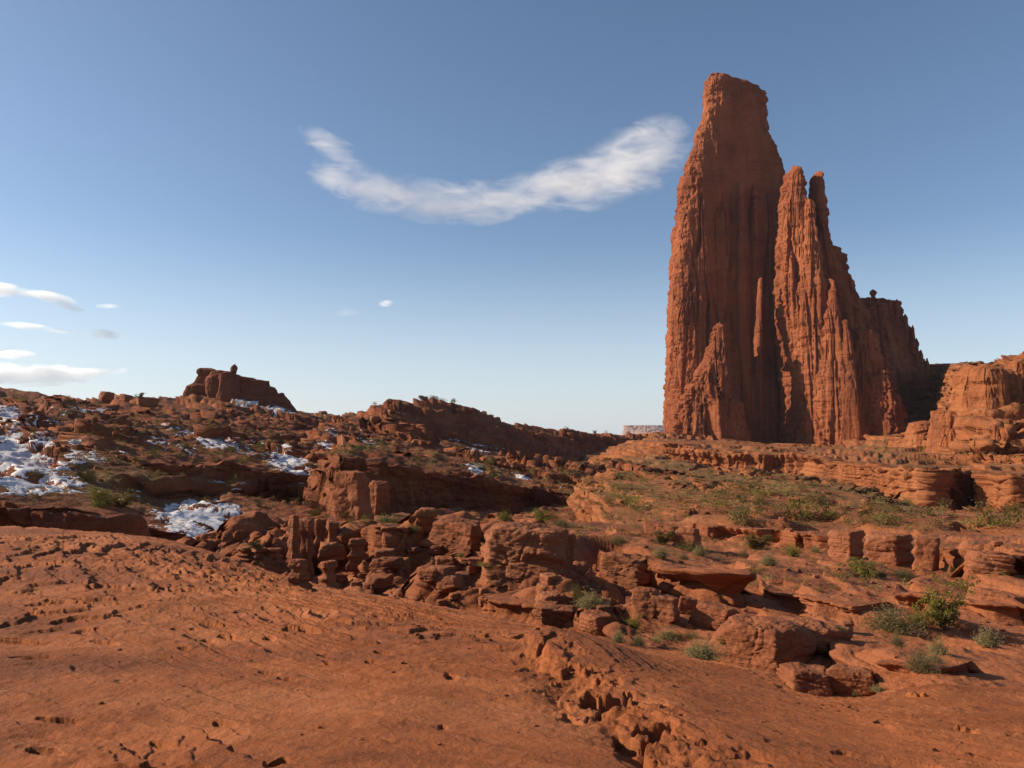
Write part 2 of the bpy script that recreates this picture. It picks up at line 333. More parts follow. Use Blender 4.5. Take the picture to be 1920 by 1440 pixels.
# --- middle bench with the knobbly broken rocks and the sandy flat
U = cols(300, 2480, 2.0)
m_lines = [
 [(300, 1500, 24), (560, 1500, 20), (900, 1500, 17), (1150, 1500, 13), (1400, 1600, 9.6), (1600, 1700, 8.2), (1920, 1700, 8.6), (2480, 1700, 8.6)],
 [(300, 1110, 27), (400, 1100, 27), (560, 1125, 23), (700, 1150, 21.5), (900, 1185, 19), (1050, 1205, 17), (1150, 1215, 15), (1270, 1240, 12), (1400, 1275, 10.5), (1500, 1315, 9.4), (1600, 1325, 9.2), (1750, 1300, 9.6), (1920, 1300, 9.8), (2480, 1300, 9.8)],
 [(300, 1075, 30), (400, 1065, 30), (560, 1075, 26), (700, 1100, 24.5), (900, 1130, 23.5), (1050, 1160, 21.5), (1200, 1185, 17.5), (1400, 1210, 14.5), (1500, 1225, 13.2), (1600, 1220, 13), (1750, 1215, 13.5), (1920, 1220, 13.5), (2480, 1220, 13.5)],
 [(300, 1060, 33), (400, 1045, 33), (560, 1020, 31), (700, 1045, 29.5), (900, 1072, 29), (1050, 1105, 27.5), (1150, 1130, 25), (1250, 1140, 22.5), (1400, 1150, 20), (1600, 1160, 17.5), (1750, 1160, 17), (1920, 1165, 17), (2480, 1165, 17)],
 [(300, 1060, 36), (400, 1030, 36), (520, 990, 38), (650, 998, 37), (800, 1000, 38), (950, 1010, 38), (1050, 1030, 37), (1150, 1050, 34), (1250, 1062, 31), (1400, 1085, 27), (1550, 1095, 25), (1700, 1100, 24), (1920, 1110, 23), (2480, 1110, 23)],
 [(300, 1060, 42), (400, 1035, 42), (520, 965, 46), (650, 962, 50), (800, 963, 52), (950, 975, 52), (1100, 985, 54), (1250, 1020, 46), (1400, 1040, 40), (1600, 1050, 38), (1750, 1060, 36), (1920, 1070, 35), (2480, 1070, 35)],
 [(300, 1080, 46), (400, 1060, 46), (520, 995, 52), (650, 1000, 56), (800, 1000, 60), (1000, 985, 68), (1150, 985, 66), (1300, 985, 64), (1500, 995, 62), (1700, 1000, 60), (1920, 1005, 60), (2480, 1005, 60)],
 [(300, 1300, 50), (520, 1200, 58), (800, 1200, 66), (1000, 1100, 78), (1150, 1010, 85), (1300, 1000, 85), (1920, 1010, 85), (2480, 1010, 85)],
]
P, T, UU = build_sheet(m_lines, [12, 70, 100, 110, 110, 70, 40, 12], U, 12, 6, world_first=(6.0, -9.0))
X, Y, Z = P[..., 0].copy(), P[..., 1].copy(), P[..., 2].copy()
knob = sst(T, 1.6, 2.3) * (1 - sst(T, 4.9, 5.4)) * (1 - sst(UU, 1080, 1300))
knob = np.clip(knob + 0.5 * np.exp(-((UU - 1800) / 140) ** 2) * sst(T, 5.0, 5.6) * (1 - sst(T, 6.2, 6.7)), 0, 1)
ledge = sst(UU, 1080, 1250) * sst(T, 2.3, 2.8)
flat = sst(UU, 1120, 1300)
Z += 0.7 * fbm(X / 9, Y / 9, Z * 0 + 2, 3) * sst(T, 1, 2) * (1 - 0.55 * flat)
wv = Z + 0.22 * X - 0.05 * Y + 0.9 * fbm(X / 7, Y / 7, Z * 0 + 1, 4)
Z += (0.35 + 0.65 * knob + 0.1 * ledge) * terrace(wv, 1.15 - 0.0 * knob, 0.08) * sst(T, 1.5, 2.5)
Z += 0.6 * terrace(Z + 0.2 * X + 0.3 * fbm(X / 2.2, Y / 2.2, Z * 0, 3), 0.30, 0.14, 2.0) * sst(T, 1.2, 2)
# canyon slot cut between the big block and the ledges on its right, plus small gullies
for pts, wd, dep in (([at(1105, 1085, 30), at(1085, 1030, 36), at(1140, 1000, 44)], 1.1, 1.9),
                     ([at(640, 1090, 24), at(610, 1040, 30)], 1.3, 2.6),
                     ([at(1395, 1120, 19.5), at(1540, 1128, 18.5), at(1640, 1140, 17.6)], 0.55, 0.8),
                     ([at(1760, 1075, 26), at(1880, 1100, 23)], 0.9, 1.0)):
    d_, s_, p_ = wdist(P, pts); Z -= dep * np.exp(-(d_ / wd) ** 2)
P = np.stack([X, Y, Z], -1); nr = normals(P)
wx = X + 0.9 * fbm(X / 2.5, Y / 2.5, Z / 2.5, 3); wz = Z + 0.5 * fbm(X / 2.5 + 9, Y / 2.5, Z / 2.5, 2)
f1, f2 = cell(wx / 1.9, Y / 1.9, wz / 1.3)
g1, g2 = cell(wx / 0.8 + 7, Y / 0.8, wz / 0.6)
cav = sst(fbm(X / 2.6 + 3, Y / 2.6, (Z + 0.22 * X) / 1.1, 4, 0.55), 0.08, 0.22)
bedc = (Z + 0.22 * X + 0.35 * fbm(X / 3, Y / 3, Z / 3, 3)) * 1.9
disp = knob * (0.75 * (0.62 - f1) + 0.30 * sst(f2 - f1, 0.0, 0.12) + 0.25 * (0.6 - g1) - 0.75 * cav + 0.45 * sst(vnoise(X * 0.12, Y * 0.12, bedc), -0.2, 0.1) - 0.2)
disp += (0.10 + 0.25 * knob) * fbm(X / 0.9, Y / 0.9, Z / 0.5, 5, 0.6)
steep = 1 - np.clip(nr[..., 2], 0, 1)
disp += 0.35 * steep * vnoise(X * 0.15, Y * 0.15, (Z + 0.22 * X) * 3.2)
P = P + nr * (disp * sst(T, 1.2, 2.0))[..., None]
X, Y, Z = P[..., 0], P[..., 1], P[..., 2]
P = P + normals(P) * (0.03 * fbm(X * 4, Y * 4, Z * 6, 3))[..., None]
nz = normals(P)[..., 2]
sand = sst(nz, 0.8, 0.93) * sst(UU, 1150, 1300) * sst(fbm(X / 5, Y / 5, Z * 0 + 3, 3), -0.3, 0.1)
veg = 0.32 * sst(nz, 0.75, 0.95) * sst(T, 4.0, 5.2) + 0.08
o = grid_mesh('rock_bench', P, M_BENCH, {'veg': veg, 'sand': sand}); tag(o, 'knobbly broken red rock bench and sandy flat behind the slickrock', 'ground', kind='structure')

# --- left hill and the middle ridge
U = cols(-700, 1420, 2.0, coarse=8)
h_lines = [
 [(-700, 1100, 46), (0, 1100, 48), (300, 1100, 52), (640, 1100, 60), (1000, 1060, 80), (1400, 1040, 90)],
 [(-700, 990, 52), (0, 988, 54), (180, 993, 55), (300, 1018, 60), (420, 1025, 66), (540, 1025, 70), (640, 1010, 72), (800, 990, 84), (1000, 985, 95), (1150, 985, 105), (1400, 985, 110)],
 [(-700, 950, 54), (0, 948, 56), (180, 962, 57), (300, 998, 66), (420, 1005, 74), (540, 1015, 78), (640, 985, 78), (800, 978, 92), (1000, 975, 102), (1150, 975, 112), (1400, 975, 115)],
 [(-700, 930, 70), (0, 930, 72), (120, 935, 78), (200, 940, 84), (270, 955, 86), (330, 948, 92), (420, 940, 98), (540, 955, 108), (600, 965, 100), (640, 968, 86), (700, 965, 90), (760, 962, 108), (880, 962, 112), (1000, 965, 120), (1150, 965, 130), (1400, 965, 140)],
 [(-700, 880, 90), (0, 880, 92), (100, 880, 97), (150, 850, 100), (185, 826, 100), (240, 845, 97), (300, 868, 96), (380, 872, 101), (420, 868, 106), (540, 886, 116), (600, 895, 112), (625, 880, 92), (660, 868, 93), (705, 866, 98), (735, 880, 112), (850, 892, 120), (960, 905, 128), (1080, 930, 135), (1150, 930, 142), (1400, 940, 150)],
 [(-700, 815, 130), (0, 815, 135), (165, 792, 150), (300, 812, 150), (420, 832, 148), (540, 852, 155), (640, 848, 150), (720, 838, 170), (800, 850, 180), (960, 882, 190), (1080, 905, 190), (1150, 900, 200), (1400, 925, 200)],
 [(-700, 760, 200), (0, 762, 200), (165, 768, 205), (300, 772, 215), (420, 780, 220), (540, 793, 240), (640, 802, 250), (700, 800, 260), (760, 806, 270), (800, 822, 277), (880, 845, 284), (960, 862, 292), (1080, 880, 312), (1150, 865, 360), (1240, 850, 400), (1400, 850, 420)],
 [(-700, 728, 250), (0, 731, 250), (60, 734, 252), (160, 754, 255), (185, 752, 258), (300, 742, 262), (345, 742, 265), (440, 745, 268), (540, 766, 275), (620, 776, 285), (675, 776, 288), (700, 760, 290), (728, 742, 292), (790, 740, 300), (830, 747, 305), (880, 757, 312), (960, 781, 322), (1050, 796, 345), (1150, 807, 385), (1240, 814, 430), (1320, 820, 470), (1420, 826, 480)],
 [(-700, 730, 300), (0, 735, 300), (345, 748, 320), (700, 770, 330), (800, 744, 340), (960, 790, 380), (1150, 816, 450), (1420, 835, 520)],
 [(-700, 900, 500), (0, 900, 500), (800, 900, 520), (1420, 900, 620)],
]
P, T, UU = build_sheet(h_lines, [12, 50, 60, 120, 120, 120, 100, 20, 8], U, 7, 4, world_first=(40, -14))
X, Y, Z = P[..., 0].copy(), P[..., 1].copy(), P[..., 2].copy()
far = sst(T, 5, 7)
body = sst(T, 1.0, 1.6) * (1 - sst(T, 8.2, 9.0))
# gullies running down the dip slope
gx = X * 0.94 - Y * 0.34; gy = X * 0.34 + Y * 0.94
ks = np.clip(Y / 210, 0.28, 1.0)
Z += ks * body * (1 - 0.75 * sst(T, 6.9, 7.6)) * (3.0 * fbm(gx / 34, gy / 16, Z * 0 + 2, 4) + 1.2 * fbm(gx / 13, gy / 7, Z * 0 + 12, 3, ridged=True) * sst(T, 3.9, 4.6))
dip = 0.24 * X - 0.04 * Y
wv = Z + dip + 3.0 * fbm(X / 40, Y / 40, Z * 0 + 1, 3) + 0.9 * fbm(X / 9, Y / 9, Z * 0 + 1, 3)
Z += body * 0.95 * terrace(wv, 4.4, 0.07) * np.clip(Y / 150, .5, 1) * (1 - 0.5 * sst(T, 6.6, 7.2))
Z += body * 1.0 * terrace(Z + dip + 0.9 * fbm(X / 7, Y / 7, Z * 0 + 4, 3), 1.9, 0.07, 3.0)
P = np.stack([X, Y, Z], -1); nr = normals(P); steep = sst(1 - nr[..., 2], 0.15, 0.7)
f1, f2 = cell((X + 2 * fbm(X / 6, Y / 6, Z / 6, 2)) / 6.5, Y / 6.5, Z / 5)
g1, g2 = cell((X + 1 * fbm(X / 3, Y / 3, Z / 3, 2)) / 2.4, Y / 2.4, Z / 1.7)
disp = (0.15 + 0.85 * steep) * (0.9 * (0.6 - f1) + 0.6 * (0.55 - g1)) + steep * 1.8 * fbm(X / 4, Y / 4, Z / 16, 3, ridged=True)
disp += steep * 0.9 * vnoise(X * 0.04, Y * 0.04, (Z + dip) * 0.9) + 0.5 * fbm(X / 2, Y / 2, Z / 1.4, 4)
P = P + nr * (disp * body * (1 + 0.35 * sst(T, 4.6, 5.2) * (1 - sst(T, 6.6, 7.0))) * np.clip(Y / 120, 0.3, 1.2))[..., None]
nz = normals(P)[..., 2]; X, Y, Z = P[..., 0], P[..., 1], P[..., 2]
PH, TH, UH, NZH = P, T, UU, nz
veg = 0.36 * sst(nz, 0.6, 0.9) + 0.25 * fbm(X / 22, Y / 22, Z * 0 + 8, 3) * sst(nz, 0.5, 0.9)
veg += 0.35 * np.exp(-((UU - 200) / 60) ** 2 - ((T - 3.3) / 0.6) ** 2)
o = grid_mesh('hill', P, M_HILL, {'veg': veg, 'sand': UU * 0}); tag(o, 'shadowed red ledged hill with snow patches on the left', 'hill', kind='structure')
# snow: a second sheet that comes through the ground only where it lay
vv = 720 - F * ((P[..., 2] * CP - P[..., 1] * SP) / (P[..., 1] * CP + P[..., 2] * SP))
sm = np.zeros(P.shape[:2])
for (u, v, ru, rv, w) in ((40, 850, 110, 60, .95), (20, 780, 60, 22, .9), (60, 905, 110, 26, .85), (385, 975, 95, 36, 1.25), (400, 825, 80, 22, .7), (545, 865, 50, 42, .95), (485, 752, 62, 20, 1.15), (620, 825, 24, 20, .9), (560, 760, 60, 10, .5),
                         (320, 835, 50, 12, .5), (690, 822, 30, 16, .6), (860, 828, 22, 7, .8), (900, 840, 46, 10, .7), (890, 880, 22, 12, .7), (700, 790, 30, 8, .5), (980, 895, 34, 10, .5), (330, 800, 50, 12, .4), (420, 905, 40, 10, .5), (720, 950, 14, 8, .8), (150, 770, 60, 10, .5), (250, 930, 30, 16, .3)):
    sm = np.maximum(sm, w * np.exp(-((UU - u) / ru) ** 2 - ((vv - v - 0.25 * (UU - u) * (ru < 90) * (u > 300)) / rv) ** 2))
sn = sm * 1.6 - 0.70 + 0.5 * fbm(X / 5.0, Y / 5.0, Z / 3.0, 3) + 1.6 * fbm(X / 1.1, Y / 1.1, Z / 1.1, 5, 0.8) - 0.15 - 1.1 * sst(-nz, -0.86, -0.55) - 0.35 * sst(g1 * -1, -0.35, -0.1)
PS = P.copy(); PS[..., 2] += np.clip(sn, -1, 0.25) * 0.25
M_SNOW, nt, b = nodes('old_snow')
b.inputs['Roughness'].default_value = 0.6; b.inputs['Base Color'].default_value = (0.62, 0.63, 0.66, 1)
g = nt.nodes.new('ShaderNodeNewGeometry'); nn = noise(nt, g.outputs['Position'], 1.2, 6, 0.7)
nt.links.new(ramp(nt, nn, [(0.35, (0.42, 0.36, 0.33)), (0.6, (0.66, 0.64, 0.66))]), b.inputs['Base Color'])
o = grid_mesh('snow', PS, M_SNOW, mask=sn > -0.05); tag(o, 'thin patches of old snow lying on the shaded hillside ledges', 'snow', kind='stuff')

# --- right-hand slopes, cliff bands and the pediment of the tower
U = cols(980, 2700, 2.0, coarse=8)
r_lines = [
 [(980, 1060, 62), (1300, 1060, 56), (1920, 1060, 56), (2700, 1060, 56)],
 [(980, 985, 90), (1100, 985, 84), (1300, 985, 68), (1500, 990, 64), (1700, 995, 62), (1850, 985, 66), (1920, 990, 66), (2700, 980, 66)],
 [(980, 960, 130), (1100, 940, 112), (1180, 920, 118), (1300, 955, 100), (1400, 950, 98), (1500, 960, 90), (1700, 972, 84), (1800, 975, 90), (1920, 972, 100), (2700, 970, 100)],
 [(980, 930, 180), (1100, 905, 180), (1180, 895, 170), (1300, 905, 170), (1420, 910, 165), (1500, 910, 160), (1700, 950, 125), (1830, 972, 118), (1920, 970, 118), (2700, 965, 118)],
 [(980, 880, 330), (1080, 885, 300), (1160, 862, 280), (1240, 852, 272), (1300, 868, 258), (1350, 885, 250), (1420, 892, 242), (1480, 893, 238), (1530, 900, 225), (1600, 905, 200), (1700, 940, 174), (1755, 958, 168), (1845, 972, 196), (1864, 972, 162), (1920, 968, 154), (2700, 960, 150)],
 [(980, 868, 340), (1080, 870, 310), (1160, 850, 300), (1240, 830, 285), (1300, 840, 268), (1350, 850, 260), (1420, 852, 250), (1490, 852, 246), (1530, 858, 232), (1600, 868, 207), (1700, 880, 181), (1755, 884, 175), (1845, 888, 203), (1864, 890, 170), (1920, 895, 162), (2700, 890, 158)],
 [(980, 850, 400), (1160, 828, 440), (1240, 816, 470), (1300, 824, 480), (1400, 832, 490), (1500, 838, 470), (1560, 842, 500), (1620, 830, 480), (1680, 822, 450), (1720, 824, 420), (1770, 845, 330), (1800, 862, 225), (1850, 872, 205), (1920, 862, 205), (2700, 850, 205)],
 [(980, 845, 480), (1160, 820, 540), (1240, 812, 575), (1300, 818, 580), (1400, 826, 585), (1500, 832, 585), (1600, 822, 575), (1660, 812, 560), (1700, 812, 545), (1740, 816, 520), (1775, 825, 420), (1795, 856, 250), (1850, 868, 222), (1920, 855, 225), (2700, 840, 225)],
 [(980, 843, 560), (1160, 818, 600), (1240, 811, 640), (1400, 815, 650), (1640, 790, 640), (1700, 750, 600), (1740, 745, 580), (1780, 742, 520), (1800, 770, 275), (1850, 780, 245), (1920, 775, 245), (2700, 760, 245)],
 [(980, 843, 600), (1160, 818, 640), (1240, 811, 700), (1400, 810, 720), (1640, 780, 680), (1700, 716, 640), (1750, 683, 620), (1790, 686, 590), (1812, 692, 300), (1860, 688, 285), (1900, 688, 280), (1920, 676, 280), (2050, 660, 280), (2700, 660, 280)],
 [(980, 850, 900), (1240, 818, 900), (1400, 818, 900), (1640, 800, 800), (1750, 700, 560), (1850, 705, 450), (1920, 690, 400), (2700, 700, 400)],
 [(980, 880, 1500), (1240, 850, 1500), (1920, 850, 1500), (2700, 850, 1500)],
]
P, T, UU = build_sheet(r_lines, [10, 60, 80, 70, 70, 70, 90, 50, 90, 90, 10], U, 7, 4)
X, Y, Z = P[..., 0].copy(), P[..., 1].copy(), P[..., 2].copy()
body = sst(T, 0.6, 1.2) * (1 - sst(T, 9.2, 10))
upper = sst(T, 6.6, 7.2) * sst(UU, 1690, 1760)
skyl = sst(T, 6.4, 7.0) * (1 - sst(UU, 1660, 1740))
ks = np.clip(Y / 220, 0.3, 1.0)
Z += ks * body * (1 - skyl) * (1 - 0.8 * upper) * (1.8 * fbm(X / 22, Y / 22, Z * 0 + 2, 4) + 1.0 * fbm(X / 9, Y / 9, Z * 0 + 12, 3, ridged=True))
dip = 0.04 * X
slope_soft = 1 - 0.6 * sst(T, 2.2, 2.7) * (1 - sst(T, 3.7, 4.0)) * sst(UU, 1380, 1480)
wv = Z + dip + 1.2 * fbm(X / 30, Y / 30, Z * 0 + 1, 3) + 0.6 * fbm(X / 8, Y / 8, Z * 0 + 1, 3)
band = sst(T, 3.4, 3.8) * (1 - sst(T, 5.3, 6.0))
Z += body * slope_soft * (1 - 0.7 * skyl) * (1 - 0.8 * band) * 0.9 * terrace(wv, 3.6, 0.09)
Y += 7 * band * np.clip(Y / 200, 0.5, 1.2)
Z += body * slope_soft * 0.8 * terrace(Z + dip + 0.5 * fbm(X / 6, Y / 6, Z * 0 + 4, 3), 1.3, 0.12, 3.0)
P = np.stack([X, Y, Z], -1); nr = normals(P); steep = sst(1 - nr[..., 2], 0.12, 0.6)
amp = body * (1 + 0.5 * upper) * (1 - 0.6 * skyl)
f1, f2 = cell((X + 2 * fbm(X / 6, Y / 6, Z / 6, 2)) / 7, Y / 7, Z / 9)
g1, g2 = cell((X + 1 * fbm(X / 3, Y / 3, Z / 3, 2)) / 2.6, Y / 2.6, Z / 1.8)
disp = steep * 6.0 * sst(T, 3.6, 4.0) * (1 - sst(T, 5.2, 5.8)) * (fbm(X / 26 + 3, Y / 60, Z / 60, 2) - 0.1)
disp += steep * (1.6 * (0.55 - f1) + 0.9 * (0.5 - g1)) * (1 - 0.85 * upper) + 0.35 * slope_soft * (0.5 - g1)
disp += steep * 2.2 * fbm(X / 5, Y / 5, Z / 22, 3, ridged=True) + steep * 2.0 * sst(vnoise(X * 0.03, Y * 0.03, (Z + dip) * 0.62), -0.25, 0.2)
disp += steep * 0.7 * vnoise(X * 0.05, Y * 0.05, (Z + dip) * 1.9) + 0.4 * slope_soft * fbm(X / 2, Y / 2, Z / 1.4, 4)
band = sst(T, 3.4, 3.8) * (1 - sst(T, 5.3, 6.0))
P = P + nr * (disp * amp * (1 - 0.85 * band) * np.clip(Y / 190, 0.3, 1.1))[..., None]
nz = normals(P)[..., 2]; X, Y, Z = P[..., 0], P[..., 1], P[..., 2]
veg = 0.42 * sst(nz, 0.7, 0.95) + 0.30 * fbm(X / 18, Y / 18, Z * 0 + 8, 3) * sst(nz, 0.6, 0.9)
veg += 0.22 * np.exp(-((UU - 1600) / 180) ** 2 - ((T - 3.0) / 0.8) ** 2) + 0.2 * np.exp(-((UU - 1250) / 90) ** 2 - ((T - 3.4) / 0.5) ** 2) + 0.2 * np.exp(-((UU - 1680) / 70) ** 2 - ((T - 5.5) / 0.6) ** 2)
o = grid_mesh('terrain', P, M_RIGHT, {'veg': veg, 'sand': UU * 0}); tag(o, 'scrubby slopes and sunlit cliff bands below the great tower', 'terrain', kind='structure')

# valley floor to the horizon
M_PLAIN = rock_mat('plain', (0.20, 0.08, 0.045), (0.30, 0.13, 0.075), (0.3, 0.16, 0.1), 0.01, 0.3, 1.0, 0.2, fine=0.2)
me = bpy.data.meshes.new('valley_floor'); s = 9000; zf = -70
me.from_pydata([(-s, -s, zf), (s, -s, zf), (s, s, zf), (-s, s, zf)], [], [(0, 1, 2, 3)]); me.materials.append(M_PLAIN)
o = bpy.data.objects.new('valley_floor', me); sc.collection.objects.link(o); tag(o, 'red valley floor reaching to the horizon', 'ground', kind='structure')

# ------------------------------------------------------------------ cliff bands: faces with bays, joints and ledges
def wall(name, label, pts, mat, back=14.0, sc_=1.0, step=0.35, dipx=0.0, seed=0.0, ledge=1.0, bay=1.0, over=0.0):
    """pts = (u, v foot, v top, distance); the face is displaced outwards, the top runs back into the slope"""
    B = np.array([at(u, vb, d) for u, vb, vt, d in pts]); Tz = np.array([at(u, vt, d)[2] for u, vb, vt, d in pts])
    seg = np.r_[0, np.cumsum(np.hypot(np.diff(B[:, 0]), np.diff(B[:, 1])))]
    n = int(seg[-1] / step); t = np.linspace(0, seg[-1], n)
    g = lambda a, w: smooth1(np.interp(t, seg, a), w, 0)
    x, y, zb, zt = g(B[:, 0], 12), g(B[:, 1], 12), g(B[:, 2], 6), g(Tz, 6)
    tx, ty = np.gradient(x), np.gradient(y); l = np.hypot(tx, ty); nx, ny = ty / l, -tx / l
    H = float(np.max(zt - zb)); m = max(30, int(1.35 * H / step)); mt = 22
    h = np.r_[np.linspace(-0.35, 1, m), np.ones(mt)][:, None]; bk = np.r_[np.zeros(m), np.linspace(0, 1, mt + 1)[1:] ** 1.4][:, None]
    zt = zt + 0.10 * H * fbm(t / (3 * sc_) + seed, t * 0, t * 0 + 2, 3)
    Z = zb + (zt - zb) * h; X = x + 0 * h; Y = y + 0 * h
    w = Z + dipx * X
    q = 9 * sc_
    d = bay * sc_ * (3.2 * fbm(X / (2.2 * q) + seed, Y / (2.2 * q), Z / 90 * 0 + 1, 2) + 1.6 * fbm(X / (0.7 * q), Y / (0.7 * q) + seed, Z / (5 * q), 3, ridged=True) + 0.7 * fbm(X / (0.25 * q), Y / (0.25 * q) + seed, Z / (1.5 * q), 3, ridged=True))
    f1, f2 = cell(X / (0.5 * q) + seed, Y / (0.5 * q), w / (0.35 * q)); d = d - 0.8 * sc_ * sst(f1 - f2, -0.12, 0.0) + 0.4 * sc_ * (0.5 - f1)
    lg = sst(vnoise(X / 60, Y / 60, w / (0.16 * q) + 0.3 * fbm(X / q, Y / q, w / q, 2) + seed), -0.2, 0.05) + 0.4 * vnoise(X / 30, Y / 30, w / (0.05 * q) + seed)
    d = d + ledge * sc_ * 0.85 * lg * (0.4 + 0.6 * sst(fbm(X / q, Y / q, Z / q + 5, 2), -0.3, 0.2)) + over * sc_ * sst(h, 0.6, 0.95) * 0.6
    d = d - 0.9 * sc_ * (1 - sst(h, -0.35, 0.4)) * -1.6 + 0.25 * sc_ * fbm(X / (0.09 * q), Y / (0.09 * q), Z / (0.06 * q), 4, 0.6)
    endf = sst(np.minimum(t, t[-1] - t), 0, 3.5 * sc_)[None, :]
    d = (d - 0.5 * sc_) * (0.3 + 0.7 * endf) - (1 - endf) * 4 * sc_
    kk = d * (1 - bk) - bk * back * sc_ 
    X = X + nx * kk; Y = Y + ny * kk
    Z = Z + bk * (0.0 + 0.10 * back * sc_) * 0.6 - bk ** 2 * (1.25 * (zt - zb) + 2.0 * sc_) + np.where(bk > 0, 0.35 * sc_ * fbm(X / (0.4 * q), Y / (0.4 * q), Z * 0 + seed, 4), 0)
    P = np.stack([X, Y, Z], -1)
    top = bk + 0 * X
    o = grid_mesh(name, P, mat, {'veg': 0.55 * top, 'sand': 0 * X}); tag(o, label, 'cliff'); return o
wall('cliff_band', 'low cliff band with shadowed bays right at the foot of the tower', [(1236, 850, 832, 274), (1262, 862, 832, 268), (1300, 870, 838, 262), (1350, 888, 848, 254), (1385, 892, 850, 250), (1420, 893, 850, 247), (1460, 894, 852, 244), (1500, 893, 850, 240), (1520, 905, 855, 232), (1548, 908, 862, 226)], M_RIGHT, 22, 1.0, 0.32, 0.03, 1.0, bay=1.9, over=0.8)
wall('cliff_band', 'long cliff band with deep shade under its cap, at the right above the scrubby slope', [(1545, 905, 862, 222), (1590, 905, 866, 202), (1640, 914, 872, 186), (1690, 932, 876, 172), (1735, 950, 880, 162), (1752, 956, 880, 160), (1800, 968, 882, 176), (1846, 974, 884, 190), (1856, 974, 888, 158), (1900, 968, 890, 150), (1960, 966, 892, 148), (2200, 966, 890, 148)], M_RIGHT, 16, 0.8, 0.24, 0.03, 2.0, bay=1.5, over=1.0)
wall('cliff_band', 'thin ledge of rock crossing the slope just above the long cliff band', [(1660, 838, 818, 330), (1720, 842, 820, 310), (1770, 862, 838, 262), (1830, 880, 862, 235), (1890, 872, 850, 232), (1990, 868, 846, 232)], M_RIGHT, 16, 0.7, 0.3, 0.03, 3.0, over=0.8)
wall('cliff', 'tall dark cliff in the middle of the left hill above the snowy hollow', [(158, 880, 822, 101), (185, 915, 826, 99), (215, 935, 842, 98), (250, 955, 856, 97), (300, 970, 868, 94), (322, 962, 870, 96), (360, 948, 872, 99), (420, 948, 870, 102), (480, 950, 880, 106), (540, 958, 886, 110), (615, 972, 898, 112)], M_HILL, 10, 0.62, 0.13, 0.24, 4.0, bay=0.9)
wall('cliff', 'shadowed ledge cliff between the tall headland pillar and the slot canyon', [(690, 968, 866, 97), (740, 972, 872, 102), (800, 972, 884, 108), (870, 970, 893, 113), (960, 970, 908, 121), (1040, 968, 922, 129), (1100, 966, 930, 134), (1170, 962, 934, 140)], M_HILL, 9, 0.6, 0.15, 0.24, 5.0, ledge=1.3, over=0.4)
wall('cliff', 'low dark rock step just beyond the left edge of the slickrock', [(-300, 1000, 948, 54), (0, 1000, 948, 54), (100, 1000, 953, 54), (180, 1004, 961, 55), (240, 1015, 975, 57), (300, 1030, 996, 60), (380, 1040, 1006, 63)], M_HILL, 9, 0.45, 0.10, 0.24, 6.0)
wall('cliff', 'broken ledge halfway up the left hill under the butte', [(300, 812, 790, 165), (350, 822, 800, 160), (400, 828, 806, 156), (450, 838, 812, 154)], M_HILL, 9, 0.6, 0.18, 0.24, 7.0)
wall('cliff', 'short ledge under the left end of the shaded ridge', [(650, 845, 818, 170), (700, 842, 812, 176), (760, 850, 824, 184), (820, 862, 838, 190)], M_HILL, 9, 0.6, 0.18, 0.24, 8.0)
for pts_, lb_ in (([(345, 785, 768, 240), (400, 790, 770, 236), (460, 802, 782, 234), (520, 815, 797, 232)], 'dark ledge running down to the right just below the butte'),
                  ([(20, 782, 764, 190), (80, 790, 770, 185), (140, 806, 786, 178), (190, 822, 806, 168)], 'ledge cutting the slope between the upper and lower snow at the left border'),
                  ([(430, 820, 800, 195), (500, 828, 806, 196), (560, 842, 822, 198), (610, 858, 842, 200)], 'stepped ledge above the right-hand snow streak on the left hill'),
                  ([(195, 775, 757, 225), (250, 780, 760, 224), (310, 788, 772, 222)], 'ledge just under the skyline blocks left of the butte'),
                  ([(560, 795, 780, 262), (620, 806, 790, 262), (680, 818, 802, 262)], 'small ledge in the saddle between the butte and the middle ridge'),
                  ([(860, 885, 866, 205), (930, 900, 880, 205), (1010, 918, 900, 205), (1070, 930, 915, 200)], 'diagonal ledge on the slope below the shaded ridge')):
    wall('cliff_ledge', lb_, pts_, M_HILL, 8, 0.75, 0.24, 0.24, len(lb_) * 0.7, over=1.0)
wall('cliff', 'crumbling layered bluff above the sandy flat, left of the pillars', [(1130, 1000, 935, 106), (1160, 1002, 932, 100), (1200, 1000, 938, 97), (1235, 985, 940, 98), (1290, 965, 940, 100), (1340, 958, 942, 98)], M_RIGHT, 9, 0.5, 0.13, 0.1, 9.0, ledge=1.4)

